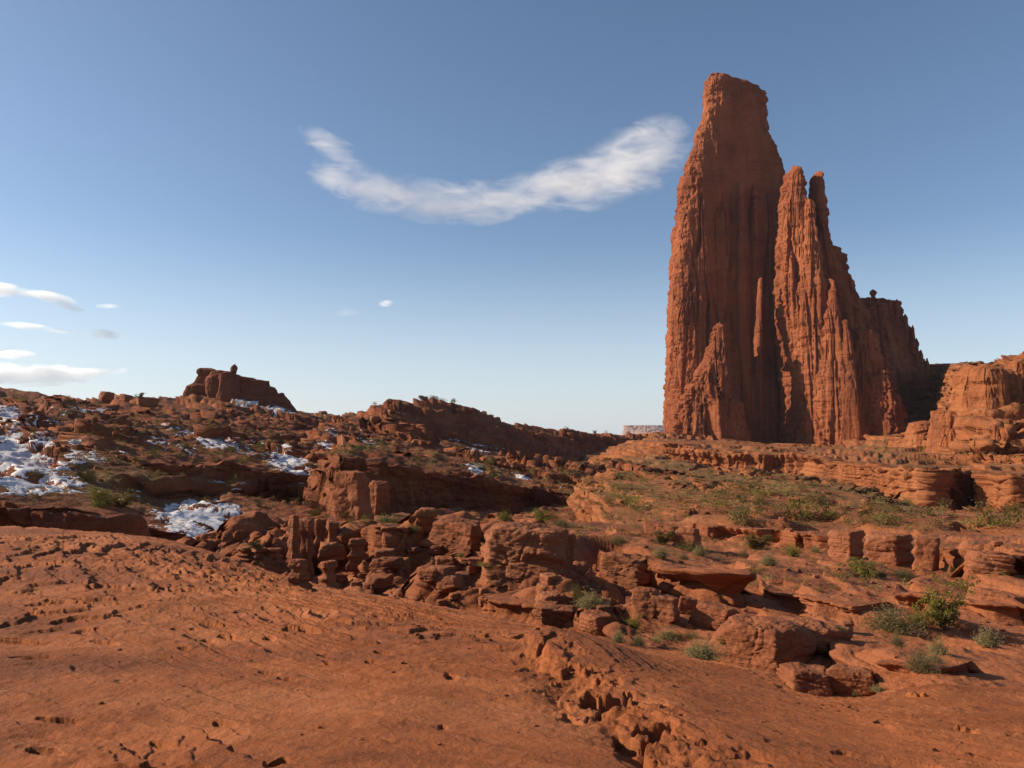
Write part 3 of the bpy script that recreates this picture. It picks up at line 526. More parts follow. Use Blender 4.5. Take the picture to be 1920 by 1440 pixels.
# ------------------------------------------------------------------ fins and towers of fluted rock
def fin(L, Rr, d, dep, vb, vt, nz_=300, na=200, skew=0.0, ex=2.6, flute=1.0, knobs=1.0, tilt=0.0, seed=0.0, fs=1.0, cap=0.02, bed=0.0, bulge=0.48):
    """rock fin: left and right edge polylines (v,u), distance, half depth"""
    h = np.linspace(0, 1, nz_); v = vb + (vt - vb) * h
    uL = np.interp(v, [p[0] for p in L], [p[1] for p in L]); uR = np.interp(v, [p[0] for p in Rr], [p[1] for p in Rr])
    xL, _, z = at(uL, v, d); xR, _, _ = at(uR, v, d)
    shrink = np.clip((1 - h) / cap, 0, 1) ** 0.5
    xc = (xL + xR) / 2; w = (xR - xL) / 2 * shrink; dp = np.interp(h, [0, 1], [dep, dep * 0.45]) * shrink
    a = np.linspace(0, 2 * math.pi, na, endpoint=False)
    # spread samples towards the camera side
    a = a + 0.0
    ca, sa = np.cos(a), np.sin(a)
    cx = np.sign(ca) * np.abs(ca) ** (2 / ex); cy = np.sign(sa) * np.abs(sa) ** (2 / ex)
    X = xc[:, None] + w[:, None] * cx; Y = d + dp[:, None] * cy + skew * (X - xc[:, None]); Z = z[:, None] + 0 * X
    Z = Z - tilt * (X - xc[:, None]) * sst(h, 0.8, 1.0)[:, None]
    P = np.stack([X, Y, Z], -1)
    nx = np.cos(a) ** 1 * 1.0; n = np.stack([cx * 0 + ca / 1.0, sa, 0 * ca], -1); n /= np.linalg.norm(n, axis=1, keepdims=True)
    # side-facing directions proportional to the section
    Nn = np.broadcast_to(n, P.shape)
    edge = sst(h, 0.0, 0.04)[:, None]; up = h[:, None] + 0 * X
    lim = np.minimum(1.0, (w / 15.0))[:, None]
    fl = 3.8 * fbm(X / (24 * fs) + seed, Y / (24 * fs), Z / 400, 2, ridged=True) + 2.0 * fbm(X / (8 * fs) + seed, Y / (8 * fs), Z / 90, 3, ridged=True) + 0.9 * fbm(X / (2.6 * fs) + seed, Y / (2.6 * fs), Z / 30, 2, ridged=True) + 0.5 * fbm(X / (1.1 * fs) + seed, Y / (1.1 * fs), Z / 12, 2, ridged=True) - 1.2
    crack = -7.0 * sst(1 - 2 * np.abs(vnoise(X / (11 * fs) + seed + 5, Y / (15 * fs), Z / 260 + 3)), 0.86, 0.99) * sst(Z, 0, 30) * (1 - sst(Z, 165, 185)) * (0.35 + 0.65 * sst(vnoise(X / 9 + 2, Y / 30, Z / 60), -0.3, 0.2))
    crack = crack - 2.6 * sst(1 - 2 * np.abs(vnoise(X / (4.5 * fs) + seed + 9, Y / (4.5 * fs), Z / 120 + 7)), 0.84, 0.98) * (1 - sst(Z, 165, 190))
    side = sst(np.abs(ca), 0.35, 0.9)[None, :]
    kn = (0.2 + 0.9 * side + 0.8 * sst(h, 0.8, 0.97)[:, None]) * (1.9 * fbm(X / 5 + seed, Y / 5, Z / 4.2, 5, 0.6) + 0.45 * vnoise(X / 9, Y / 9, Z / 2.6 + seed) + 0.35 * vnoise(X / 4, Y / 4, Z / 1.1 + seed))
    dsp = bed * (0.35 + 0.9 * sst(fbm(X / 14 + seed, Y / 14, Z / 22, 3), -0.1, 0.35)) * (sst(vnoise(X / 18, Y / 18, Z / 3.0 + seed + 0.9 * fbm(X / 9, Y / 9, Z / 9, 3)), -0.25, 0.05) - 0.55) + flute * (fl + crack) * (0.35 + 0.65 * lim) * (0.5 + 0.5 * lim) + knobs * kn * (0.45 + 0.55 * lim)
    dsp = dsp * shrink[:, None] + (1 - lim) * w[:, None] * bulge * (fbm(Z / 4.5 + seed, Z * 0 + seed * 3, Z * 0, 3) - 0.1) * sst(h, 0.35, 0.8)[:, None]
    P = P + Nn * dsp[..., None]
    P[..., 2] += (1.5 * fbm(P[..., 0] / 4, P[..., 1] / 4, Z * 0 + seed, 3) * knobs * sst(h, 0.9, 1.0)[:, None])
    return P
TD = 575.0
tw = empty('rock_tower', at(1450, 835, TD))
tag(tw, 'towering dark red fluted sandstone tower with a flat ragged top and slender side spires', 'rock tower')
def tpart(name, *a, label=None, **k):
    P = fin(*a, **k); P = P[:, ::-1]
    o = grid_mesh(name, P, M_TOWER, wrap=True); child(o, tw)
    if label: o['label'] = label
    return o
tpart('main_shaft',
      [(150, 1333), (165, 1322), (215, 1320), (250, 1310), (275, 1300), (310, 1291), (350, 1278), (400, 1271), (450, 1263), (520, 1258), (600, 1253), (700, 1251), (750, 1248), (830, 1246)],
      [(150, 1420), (185, 1432), (240, 1436), (270, 1447), (300, 1457), (320, 1466), (360, 1472), (450, 1478), (830, 1488)],
      TD, 30, 832, 152, 560, 640, skew=0.26, ex=3.6, flute=0.9, knobs=1.15, tilt=0.24, seed=1.0)
tpart('pedestal_fin', [(602, 1343), (640, 1335), (680, 1324), (720, 1300), (760, 1272), (826, 1262)], [(602, 1350), (640, 1361), (680, 1366), (720, 1373), (760, 1384), (826, 1394)],
      TD - 52, 16, 832, 603, 260, 200, skew=-0.34, flute=1.04, bed=0.7, knobs=1.49, seed=3.0, fs=0.6, cap=0.05, label='sunlit knobbly buttress against the foot of the shaft')
for k_, (u_, w_, v_) in enumerate(((1327, 9, 163), (1338, 8, 154), (1347, 9, 149), (1360, 9, 157), (1373, 8, 162), (1386, 9, 159), (1400, 9, 166), (1413, 8, 174), (1424, 8, 181))):
    tpart('crown_knob', [(v_ - 4, u_ - w_ * .5), (v_ + 6, u_ - w_), (240, u_ - w_ * .8)], [(v_ - 4, u_ + w_ * .5), (v_ + 6, u_ + w_), (240, u_ + w_ * .8)], TD - 8 + 3 * (k_ % 3), 7, 240, v_ - 4, nz_=100, na=70, flute=0.25, knobs=0.7, seed=70.0 + k_, fs=0.4, cap=0.12)
tpart('front_rib', [(345, 1384), (420, 1381), (600, 1378), (832, 1376)], [(345, 1392), (420, 1398), (600, 1402), (832, 1404)], TD - 19, 16, 836, 342, 300, 120, skew=0.3, flute=0.5, knobs=0.5, seed=51.0, fs=0.5)
tpart('front_rib', [(350, 1406), (420, 1405), (600, 1406), (832, 1408)], [(350, 1417), (420, 1422), (600, 1424), (832, 1426)], TD - 13, 16, 836, 347, 300, 120, skew=0.3, flute=0.5, bed=0.7, knobs=0.57, seed=53.0, fs=0.5)
tpart('side_rib', [(470, 1436), (600, 1434), (832, 1432)], [(470, 1442), (600, 1452), (832, 1460)], TD - 10, 14, 838, 468, 260, 110, skew=0.3, flute=0.5, knobs=0.5, seed=57.0, fs=0.5)
for k_, (u_, w_, v_) in enumerate(((1603, 4, 549), (1612, 5, 561), (1655, 4, 558), (1668, 5, 562), (1681, 4, 560), (1697, 4, 588), (1711, 4, 610), (1718, 3.5, 634), (1726, 4, 656), (1738, 4, 672), (1556, 4, 458), (1571, 4.5, 474), (1580, 3.5, 500), (1590, 3.5, 528), (1462, 4, 312), (1452, 3.5, 292), (1470, 3.5, 330))):
    tpart('shoulder_knob', [(v_, u_ - w_ * .5), (v_ + 9, u_ - w_), (v_ + 50, u_ - w_ * 1.6)], [(v_, u_ + w_ * .5), (v_ + 9, u_ + w_), (v_ + 50, u_ + w_)], TD + (8 if u_ > 1595 else -22 if u_ > 1500 else 0), 4, v_ + 55, v_, nz_=60, na=50, flute=0.1, knobs=0.6, seed=90.0 + k_, fs=0.4, cap=0.15)
tpart('flake', [(520, 1424), (560, 1421), (650, 1415), (665, 1418)], [(520, 1429), (560, 1431), (650, 1426), (665, 1422)], TD - 44, 6, 668, 520, 160, 50, flute=0.3, bed=0.7, knobs=0.40, seed=5.0, fs=0.4)
tpart('spire_fin', [(312, 1484), (345, 1474), (380, 1470), (440, 1466), (500, 1462), (560, 1463), (650, 1474), (700, 1480), (835, 1484)], [(312, 1492), (328, 1494), (345, 1501), (380, 1505), (420, 1513), (500, 1524), (650, 1545), (835, 1570)],
      TD - 46, 24, 838, 313, 480, 220, skew=-0.34, flute=0.98, bed=0.7, knobs=1.15, seed=7.0, fs=0.5, label='pale sunlit ribbed fin with knobbed top')
tpart('spire_rib', [(372, 1508), (400, 1504), (500, 1497), (600, 1493), (835, 1500)], [(372, 1516), (400, 1521), (500, 1532), (600, 1550), (835, 1580)], TD - 58, 18, 838, 373, 360, 160, skew=-0.34, flute=0.91, bed=0.7, knobs=1.03, seed=9.0, fs=0.5)
tpart('slender_spire', [(322, 1526), (335, 1524), (380, 1524), (440, 1520), (500, 1515), (600, 1510), (835, 1510)], [(322, 1533), (335, 1538), (365, 1538), (440, 1546), (470, 1553), (500, 1562), (600, 1585), (835, 1625)],
      TD - 46, 22, 838, 323, 460, 200, skew=-0.34, flute=0.72, bed=0.7, knobs=0.80, seed=11.0, fs=0.5)
tpart('shoulder', [(460, 1546), (500, 1540), (700, 1530), (835, 1530)], [(460, 1554), (470, 1568), (480, 1576), (510, 1581), (550, 1596), (600, 1618), (700, 1650), (835, 1680)],
      TD - 26, 26, 838, 461, 340, 200, skew=0.1, flute=0.7, bed=0.7, knobs=0.92, seed=13.0, fs=0.6)
tpart('needle_rib', [(522, 1553), (560, 1548), (600, 1541), (700, 1534), (835, 1530)], [(522, 1558), (560, 1563), (600, 1570), (700, 1590), (835, 1605)],
      TD - 70, 16, 838, 523, 300, 160, skew=-0.34, flute=0.78, bed=0.7, knobs=1.15, seed=15.0, fs=0.45, label='sunlit needle-topped rib')
tpart('side_wall', [(548, 1596), (600, 1590), (835, 1580)], [(548, 1606), (556, 1612), (565, 1684), (595, 1699), (620, 1714), (650, 1720), (665, 1729), (680, 1745), (720, 1775), (835, 1790)],
      TD + 14, 22, 838, 560, 300, 320, skew=0.35, flute=0.7, bed=0.7, knobs=1.15, seed=17.0, fs=0.6, label='dark shaded wall stepping down to the right')
tpart('side_wall', [(683, 1728), (720, 1715), (835, 1700)], [(684, 1800), (720, 1812), (835, 1830)], TD + 34, 16, 838, 681, 200, 200, skew=0.3, flute=0.7, bed=0.7, knobs=1.0, seed=27.0, fs=0.6, cap=0.05)
tpart('balanced_rock', [(542, 1632), (550, 1629), (556, 1633), (575, 1630)], [(542, 1641), (549, 1646), (556, 1641), (575, 1646)], TD + 12, 3, 580, 542, 60, 60, flute=0.0, knobs=0.4, seed=18.0, cap=0.15)
tpart('lower_buttress', [(612, 1600), (640, 1588), (700, 1572), (760, 1566), (835, 1560)], [(612, 1618), (640, 1632), (700, 1655), (760, 1668), (835, 1680)],
      TD - 70, 22, 838, 613, 300, 240, skew=-0.34, flute=0.91, bed=0.7, knobs=1.72, seed=19.0, fs=0.5, cap=0.05, label='sunlit knobbly lower buttress')
tpart('corner_buttress', [(600, 1577), (640, 1574), (700, 1570), (835, 1560)], [(600, 1584), (640, 1590), (700, 1600), (835, 1620)], TD - 78, 12, 838, 600, 240, 120, skew=-0.34, flute=0.6, knobs=1.2, seed=21.0, fs=0.4)
tpart('foot_fin', [(735, 1374), (780, 1372), (826, 1368)], [(735, 1380), (780, 1388), (826, 1394)], TD - 58, 9, 832, 730, 120, 100, skew=-0.34, flute=0.65, bed=0.7, knobs=0.92, seed=23.0, fs=0.4)

cl = empty('layered_cliff', at(1860, 868, 250)); tag(cl, 'sunlit orange cliff of stacked ledges and columns beside the shaded flank of the tower', 'cliff')
M_CLIFF = rock_mat('cliff_rock', (0.19, 0.055, 0.022), (0.37, 0.125, 0.046), (0.42, 0.17, 0.07), 0.3, 1.0, 0.6, 0.5, (0.0, 0.0), fine=3.0, streak=0.3)
for L_, R_, d_, vt_, sd in (([(690, 1806), (740, 1800), (800, 1795), (862, 1786)], [(690, 1838), (760, 1846), (862, 1850)], 262, 690, 61),
                            ([(686, 1832), (760, 1828), (870, 1822)], [(686, 1872), (760, 1880), (870, 1886)], 252, 685, 62),
                            ([(694, 1862), (760, 1864), (868, 1866)], [(694, 1904), (760, 1906), (868, 1910)], 256, 693, 63),
                            ([(676, 1892), (760, 1890), (862, 1888)], [(676, 1960), (760, 1966), (862, 1975)], 262, 673, 64),
                            ([(668, 1950), (862, 1945)], [(668, 2060), (862, 2070)], 266, 665, 65),
                            ([(770, 1760), (830, 1752), (862, 1748)], [(770, 1800), (862, 1812)], 268, 768, 66),
                            ([(800, 1846), (868, 1840)], [(800, 1872), (868, 1878)], 238, 798, 67),
                            ([(790, 1716), (830, 1706), (850, 1700)], [(790, 1752), (850, 1762)], 300, 790, 68)):
    P = fin(L_, R_, d_, 9, 885, vt_, bed=1.1, nz_=260, na=200, skew=-0.15, ex=3.4, flute=0.6, knobs=0.8, seed=sd, fs=0.35, cap=0.04, bulge=0.15)[:, ::-1]
    child(grid_mesh('column', P, M_CLIFF, wrap=True), cl)
# butte on the left skyline
bt = empty('rock_butte', at(440, 745, 268)); tag(bt, 'dark blocky butte crowned by an upright stub on the left ridge', 'rock butte')
def bpart(name, *a, **k):
    P = fin(*a, **k)[:, ::-1]; o = grid_mesh(name, P, M_HILLW, wrap=True); child(o, bt); return o
M_HILLW = rock_mat('butte_rock', (0.145, 0.042, 0.020), (0.24, 0.076, 0.034), (0.27, 0.10, 0.048), 0.22, 1.0, 0.8, 0.5, (0.2, 0.0), fine=3.0)
for k_, (l0, r0, vt_, l1, r1, d_) in enumerate(((374, 402, 690, 350, 404, 266), (394, 424, 694, 388, 426, 264), (416, 436, 697, 408, 446, 263), (430, 448, 701, 428, 452, 265), (446, 474, 705, 440, 490, 268), (468, 500, 711, 462, 515, 269), (494, 512, 724, 488, 530, 270), (505, 532, 737, 498, 556, 271), (352, 372, 722, 336, 378, 264))):
    bpart('butte_block', [(vt_, l0), (775, l1)], [(vt_, r0), (775, r1)], d_, 4.5, 785, vt_, nz_=110, na=110, skew=0.1, flute=0.3, knobs=0.62, seed=31.0 + k_ * 2, fs=0.3, ex=3, cap=0.04, bed=0.5, bulge=0.12)
bpart('butte_stub', [(683, 436), (690, 432), (700, 431), (715, 428)], [(683, 443), (690, 446), (700, 443), (715, 446)], 264, 1.6, 720, 683, 60, 60, flute=0.0, knobs=0.35, seed=35.0, cap=0.1)
# distant mesa
ms = fin([(797, 1172), (812, 1168)], [(797, 1300), (812, 1310)], 6500, 300, 830, 797, 40, 300, flute=8.0, knobs=3.0, seed=41.0, fs=8.0, cap=0.02)[:, ::-1]
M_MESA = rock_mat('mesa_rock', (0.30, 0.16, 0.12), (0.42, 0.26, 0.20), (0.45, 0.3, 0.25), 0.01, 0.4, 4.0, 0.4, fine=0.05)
o = grid_mesh('mesa', ms, M_MESA, wrap=True); tag(o, 'pale flat-topped mesa far off on the horizon beside the tower', 'mesa')

# ------------------------------------------------------------------ finding the ground under a pixel of the photo
bpy.context.view_layer.update(); DG = bpy.context.evaluated_depsgraph_get()
def hit(u, v):
    a, y, z = ray(u, v); dr = Vector((float(a), float(y), float(z))).normalized()
    ok, loc, nrm, idx, ob, _ = sc.ray_cast(DG, (0, 0, 0), dr)
    return (loc, nrm, ob) if ok else (None, None, None)
def drop(x, y, z0=200):
    ok, loc, nrm, idx, ob, _ = sc.ray_cast(DG, (x, y, z0), (0, 0, -1)); return loc if ok else None

# ------------------------------------------------------------------ loose boulders and pillars
def boulder_mesh(name, sx, sy, sz, seed, ex=2.6, prof=None, n=64, strata=0.06, lump=0.16, dip=0.15, foot=-0.25):
    """rounded block, half sizes sx sy sz; prof = [(height 0..1, radius)] for pillars and toadstools"""
    m = n * 3 // 2
    th = np.linspace(0, math.pi, n)[:, None]; a = np.linspace(0, 2 * math.pi, m, endpoint=False)[None, :]
    D = np.stack([np.sin(th) * np.cos(a), np.sin(th) * np.sin(a), -np.cos(th) + 0 * a], -1)
    q = np.random.RandomState(int(seed * 13 + 5)); acc = np.zeros(D.shape[:2]); pw = 9 + 4 * ex
    tz = q.uniform(-.12, .12); ta = q.uniform(0, 6.3)
    pl = [((0, 0, 1), .92), ((tz, 0, -1), 1.0)] + [((math.cos(ta + k * 1.5708 + q.uniform(-.25, .25)), math.sin(ta + k * 1.5708 + q.uniform(-.25, .25)), q.uniform(-.12, .22)), q.uniform(.86, 1.0)) for k in range(4)]
    for _ in range(9):
        w_ = q.normal(size=3); w_[2] *= 0.8; pl.append((tuple(w_), q.uniform(1.02, 1.25)))
    for nn_, dd_ in pl:
        nn_ = np.array(nn_) / np.linalg.norm(nn_); acc += np.maximum((D @ nn_) / dd_, 0) ** pw
    rr = acc ** (-1 / pw)
    X, Y, Z = D[..., 0] * rr, D[..., 1] * rr, D[..., 2] * rr
    if prof:
        k = np.interp((Z + 1) / 2, [p[0] for p in prof], [p[1] for p in prof]); k = k * (1 + 0.1 * vnoise(D[..., 0] * 1.5 + seed, D[..., 1] * 1.5, Z * 3)); X = X * k; Y = Y * k
    X = X * sx; Y = Y * sy; Z = Z * sz; S = (sx + sz) / 2; o = seed * 7.7
    f1, f2 = cell(X / S * 1.1 + o, Y / S * 1.1, Z / S * 1.1); 
    d = lump * S * (0.55 * (0.6 - f1) - 0.20 * (1 - sst(f2 - f1, 0.0, 0.05)) + 0.6 * fbm(X / S * 0.9 + o, Y / S * 0.9, Z / S * 0.9, 3) + 0.55 * fbm(X / S * 4 + o, Y / S * 4, Z / S * 6, 4, 0.6))
    w = (Z + dip * X) / sz * 4.5 + 0.5 * fbm(X / S + o, Y / S, Z / S, 3) + o
    d += strata * S * (sst(vnoise(w * 0.8, w * 0 + o, w * 0), -0.6, -0.15) - 0.8) * 1.5 * sst(fbm(X / S * 1.2 + o, Y / S * 1.2, Z / S * 0.6 + 7, 2), -0.35, 0.1)
    d += 0.22 * strata * S * vnoise(w * 3.1, w * 0 + o, w * 0 + 4)
    P = np.stack([X, Y, Z], -1) + D * d[..., None]
    P[..., 2] += sz * (1 + foot)
    o_ = grid_mesh(name, P, M_BOULDER, wrap=True)
    sc.collection.objects.unlink(o_); return o_.data
def put(name, me, loc, rz=0, sc_=1.0, label=None, cat='boulder', group=None):
    o = bpy.data.objects.new(name, me); sc.collection.objects.link(o); o.location = loc; o.rotation_euler = (0, 0, rz)
    if isinstance(sc_, tuple): o.scale = sc_
    else: o.scale = (sc_,) * 3
    return tag(o, label, cat, group)
TOAD = [(0, .75), (.25, .80), (.5, .72), (.62, .62), (.68, .95), (1, .9)]
PILL = [(0, 1.0), (.3, .9), (.42, .82), (.6, .92), (.7, .84), (.8, .96), (1, .9)]
KNOB = [(0, .9), (.22, .95), (.34, .6), (.5, .8), (.62, .5), (.72, .55), (.8, .85), (1, .8)]
BL = [  # u centre, v base, width px, height px, exponent, profile, depth factor, name, label
 (797, 995, 44, 46, 2.6, TOAD, 1, 'boulder', 'round capped boulder standing alone at the left end of the bench blocks'),
 (850, 1030, 92, 68, 2.8, None, 1, 'boulder', 'broad layered block between the round capped boulder and the toadstool rock'),
 (878, 1040, 38, 62, 2.6, TOAD, .9, 'boulder', 'toadstool-shaped rock leaning on the broad layered block'),
 (985, 1098, 172, 138, 3.4, None, .8, 'boulder', 'largest cross-bedded sandstone block in the middle of the bench'),
 (1052, 1060, 40, 66, 2.8, None, .8, 'boulder', 'narrow shaded block against the right end of the largest block'),
 (1211, 1152, 46, 50, 2.5, None, .9, 'boulder', 'round grey-pink boulder first of the row under the overhang'),
 (1250, 1164, 50, 48, 2.5, None, .9, 'boulder', 'cracked grey-pink boulder second in the row under the overhang'),
 (1290, 1152, 36, 34, 2.6, None, .9, 'boulder', 'small pale boulder with another pale one on top of it'),
 (1298, 1120, 26, 24, 2.8, None, .9, 'boulder', 'pale boulder perched on top of the small pale one'),
 (1262, 1122, 20, 22, 2.8, None, .9, 'boulder', 'small angular rock wedged behind the cracked grey-pink boulder'),
 (1345, 1180, 74, 54, 3.0, None, .9, 'boulder', 'blocky brown boulder between the overhang and the huge rounded boulder'),
 (1440, 1262, 150, 112, 3.0, None, .9, 'boulder', 'huge smooth rounded boulder beside the yellow grass tuft'),
 (1530, 1225, 130, 66, 2.8, None, .8, 'boulder', 'low ledgy rock attached to the right of the huge rounded boulder'),
 (1585, 1190, 26, 24, 3, None, .9, 'boulder', 'small dark cube of rock on the end of the low ledgy rock'),
 (1522, 1298, 86, 52, 2.4, None, .9, 'boulder', 'dark split egg-shaped boulder in the hollow below the huge boulder'),
 (1606, 1304, 74, 60, 2.4, None, .9, 'boulder', 'dark round boulder in the hollow, right of the split one'),
 (1593, 1048, 60, 58, 3.4, PILL, .8, 'hoodoo', 'stubby pillar of stacked ledges behind the green bush'),
 (1672, 1052, 70, 56, 3.2, PILL, .9, 'hoodoo', 'wide ledgy pillar between the stubby pillar and the tall one'),
 (1742, 1066, 46, 64, 3.4, PILL, .8, 'hoodoo', 'tall pillar at the head of the long shadow'),
 (1240, 1010, 60, 30, 2.8, None, .9, 'boulder', 'low pale dome beside the juniper on the far edge of the flat'),
 (1292, 1030, 50, 44, 3.0, PILL, .9, 'hoodoo', 'squat layered stump on the flat right of the low pale dome'),
 (1178, 1095, 90, 66, 2.8, None, .8, 'boulder', 'shaded ledge block across the slot from the largest block'),
 (1122, 1184, 66, 40, 2.5, None, .9, 'boulder', 'rounded boulder at the slickrock edge where the knobbly rocks end'),
 (1046, 1172, 56, 34, 2.6, None, .9, 'boulder', 'low brown block at the slickrock edge left of the last knobbly rock'),
 (655, 975, 66, 100, 3.2, PILL, .8, 'hoodoo', 'tall lumpy headland pillar rising behind the goblin rocks'),
 (705, 965, 40, 70, 3.4, PILL, .8, 'hoodoo', 'thin pillar tucked behind the tall headland pillar'),
 (1870, 1075, 90, 44, 3, PILL, .9, 'boulder', 'stack of thin ledges in shade near the right border'),
 (1885, 1145, 90, 40, 2.6, None, .9, 'boulder', 'orange-topped boulder below the thin ledges near the right border'),
 (197, 754, 26, 22, 3.2, None, .8, 'boulder', 'square block alone on the skyline left of the butte'),
 (232, 752, 20, 14, 3, None, .8, 'boulder', 'lower skyline block beside the square one'),
 (270, 760, 38, 17, 3, None, .8, 'boulder', 'wide dark skyline block under the small skyline tree'),
]
H1 = [(hit(u, v), (u, v, w, h, ex, pf, dpf, nm, lb)) for u, v, w, h, ex, pf, dpf, nm, lb in BL]
for i, ((loc, nrm, ob), (u, v, w, h, ex, pf, dpf, nm, lb)) in enumerate(H1):
    if loc is None: continue
    k = loc.y / F; sx = w * k / 2; sz = h * k / 2 / 0.85 * (0.78 if w > 60 and nm == 'boulder' else 0.92)
    big = w > 100
    me = boulder_mesh(nm, sx, sx * dpf, sz, i + 1, ex, pf, 150 if big else (90 if w > 50 else 56), 0.07 if not pf else 0.06, 0.17)
    put(nm, me, loc + Vector((0, sx * dpf * 0.55, -0.04 * sz)), 0, 1.0, lb, 'boulder' if nm == 'boulder' else 'rock pillar').rotation_euler = (0.0, (0.05 + 0.13 * ((i * 0.37) % 1)) if nm == 'boulder' else 0.03, 0.0)
def near_wall(name, label, pts, step=0.06, sc_=0.22, seed=1.0, over=1.0, back=10, ledge=1.2):
    q = []
    for u, vb, vt in pts:
        loc, nrm, ob = hit(u, vb)
        if loc is None: return
        q.append((u, vb + 8, vt, loc.y + 0.15))
    for k in range(1, len(q)):                     # keep the run of the ledge gentle
        if abs(q[k][3] - q[k - 1][3]) > 5: q[k] = (q[k][0], q[k][1], q[k][2], q[k - 1][3] + 5 * (1 if q[k][3] > q[k - 1][3] else -1))
    tag(wall(name, label, q, M_BENCH, back, sc_, step, 0.15, seed, ledge, 1.0, over), label, 'ledge')
near_wall('rock_ledge', 'overhanging ledge in the middle with boulders lying in its shade', [(1212, 1118, 1062), (1260, 1122, 1058), (1320, 1128, 1062), (1385, 1130, 1064), (1410, 1122, 1072)], seed=2.0, over=2.6, sc_=0.30)
near_wall('rock_ledge', 'long low lip with a dark slit below it, right of the overhanging ledge', [(1400, 1112, 1090), (1480, 1128, 1108), (1560, 1144, 1124), (1660, 1162, 1140)], seed=3.0, over=1.8, sc_=0.16)
near_wall('rock_ledge', 'shaded step behind the juniper on the right', [(1640, 1128, 1102), (1740, 1142, 1114), (1840, 1156, 1128), (1980, 1170, 1140)], seed=4.0, over=1.5, sc_=0.2)
near_wall('rock_ledge', 'broken rim left of the pillars on the far side of the flat', [(1465, 1022, 996), (1510, 1026, 998), (1560, 1034, 1006)], seed=5.0, over=1.0, sc_=0.25, step=0.1)
near_wall('rock_ledge', 'low rim crossing the flat behind the wide dark juniper', [(1300, 1006, 984), (1350, 1008, 985), (1410, 1012, 990), (1450, 1018, 998)], seed=6.0, over=1.0, sc_=0.25, step=0.1)
near_wall('rock_ledge', 'dark rim behind the tall pillar near the right border', [(1760, 1066, 1028), (1810, 1072, 1030), (1870, 1080, 1040), (1980, 1088, 1046)], seed=7.0, over=1.2, sc_=0.25, step=0.08)
near_wall('rock_ledge', 'stepped shaded face right of the slot canyon', [(1110, 1082, 1040), (1150, 1090, 1042), (1190, 1096, 1052), (1225, 1100, 1062)], seed=8.0, over=1.4, sc_=0.28, step=0.07)
near_wall('rock_ledge', 'rim of layered rock on the bench left of the round capped boulder', [(680, 1010, 988), (730, 1012, 986), (790, 1020, 992)], seed=9.0, over=1.0, sc_=0.22, step=0.07)
near_wall('rock_ledge', 'lower diagonal ledge near the slickrock edge in the jumble', [(900, 1134, 1108), (960, 1146, 1118), (1030, 1162, 1134), (1080, 1172, 1148)], seed=11.0, over=1.4, sc_=0.22, step=0.06)
near_wall('rock_ledge', 'thin peeled ledges on the slope under the little sagebrush', [(1640, 1250, 1228), (1700, 1262, 1238), (1760, 1272, 1250), (1820, 1284, 1264)], seed=12.0, over=1.4, sc_=0.12, step=0.03)
# goblin rocks: a huddle of knobbed columns at the left end of the bench
GB = [(548, 1050, 24, 92), (572, 1075, 34, 110), (596, 1050, 30, 84), (620, 1040, 34, 70), (555, 1100, 40, 60), (640, 1075, 44, 70), (610, 1100, 40, 56), (575, 1010, 30, 46), (668, 1060, 40, 56), (480, 1050, 40, 28), (455, 1045, 34, 24), (510, 1052, 34, 30)]
gm = [boulder_mesh('goblin_rock', 0.5, 0.42, 1.0, 60 + q, 2.6, KNOB, 70, 0.08, 0.16) for q in range(4)]
pend = []
for i, (u, v, w, h) in enumerate(GB):
    loc, nrm, ob = hit(u, v)
    if loc is None: continue
    pend.append((i, u, v, w, h, loc))
for i, u, v, w, h, loc in pend:
    k = loc.y / F
    put('goblin_rock', gm[i % 4], loc + Vector((0, 0.2, -0.1)), i * 1.7, (w * k, w * k, h * k / 1.8), 'knobbed column in the huddle of goblin-like rocks at the bench end', 'rock column', 'goblin rocks at the left end of the bench')
# rubble among the knobbly rocks, and loose slabs on the slickrock
rng = random.Random(5)
rm = [boulder_mesh('rubble_block', 0.5, 0.42, 0.36, 80 + q, 2.5 + 0.3 * q, None, 44, 0.07, 0.2) for q in range(6)]
pend = []
for _ in range(60):
    u = rng.uniform(560, 1150); vt = np.interp(u, [560, 800, 950, 1150], [1030, 1015, 1060, 1120]); vb = np.interp(u, [560, 760, 950, 1150], [1080, 1118, 1160, 1192])
    v = rng.uniform(vt, vb); w = rng.choice([14, 18, 24, 30, 40, 52])
    loc, nrm, ob = hit(u, v)
    if loc is None or ob.name != 'rock_bench': continue
    pend.append((loc, w, rng.random(), 'angular block wedged in the jumble between the bench and the slickrock', 'rubble in the knobbly jumble'))
for _ in range(90):
    u = rng.uniform(1180, 1910); v = rng.uniform(985, 1290); loc, nrm, ob = hit(u, v)
    if loc is None or ob.name != 'rock_bench': continue
    pend.append((loc, rng.choice([5, 7, 9, 12, 16, 22]), rng.random(), 'small loose rock lying on the sandy flat', 'loose rocks on the sandy flat'))
for _ in range(110):
    u = rng.uniform(1000, 1900); v = rng.uniform(870, 980); loc, nrm, ob = hit(u, v)
    if loc is None or ob.name != 'terrain': continue
    pend.append((loc, rng.choice([5, 6, 8, 10, 14]), rng.random(), 'small boulder strewn over the scrubby slope below the cliffs', 'boulders on the scrubby slope'))
for _ in range(60):
    u = rng.uniform(60, 1150); v = rng.uniform(770, 940); loc, nrm, ob = hit(u, v)
    if loc is None or ob.name != 'hill': continue
    pend.append((loc, rng.choice([6, 8, 10, 14, 18]), rng.random(), 'dark boulder lying on the shadowed snowy hillside', 'boulders on the hillside'))
for _ in range(70):
    u = rng.uniform(20, 1800); v = rng.uniform(1130, 1420); loc, nrm, ob = hit(u, v)
    if loc is None or ob.name != 'ground': continue
    pend.append((loc, rng.choice([3, 4, 5, 6, 8]), rng.random(), 'palm-sized stone lying on the foreground slickrock', 'small stones on the slickrock'))
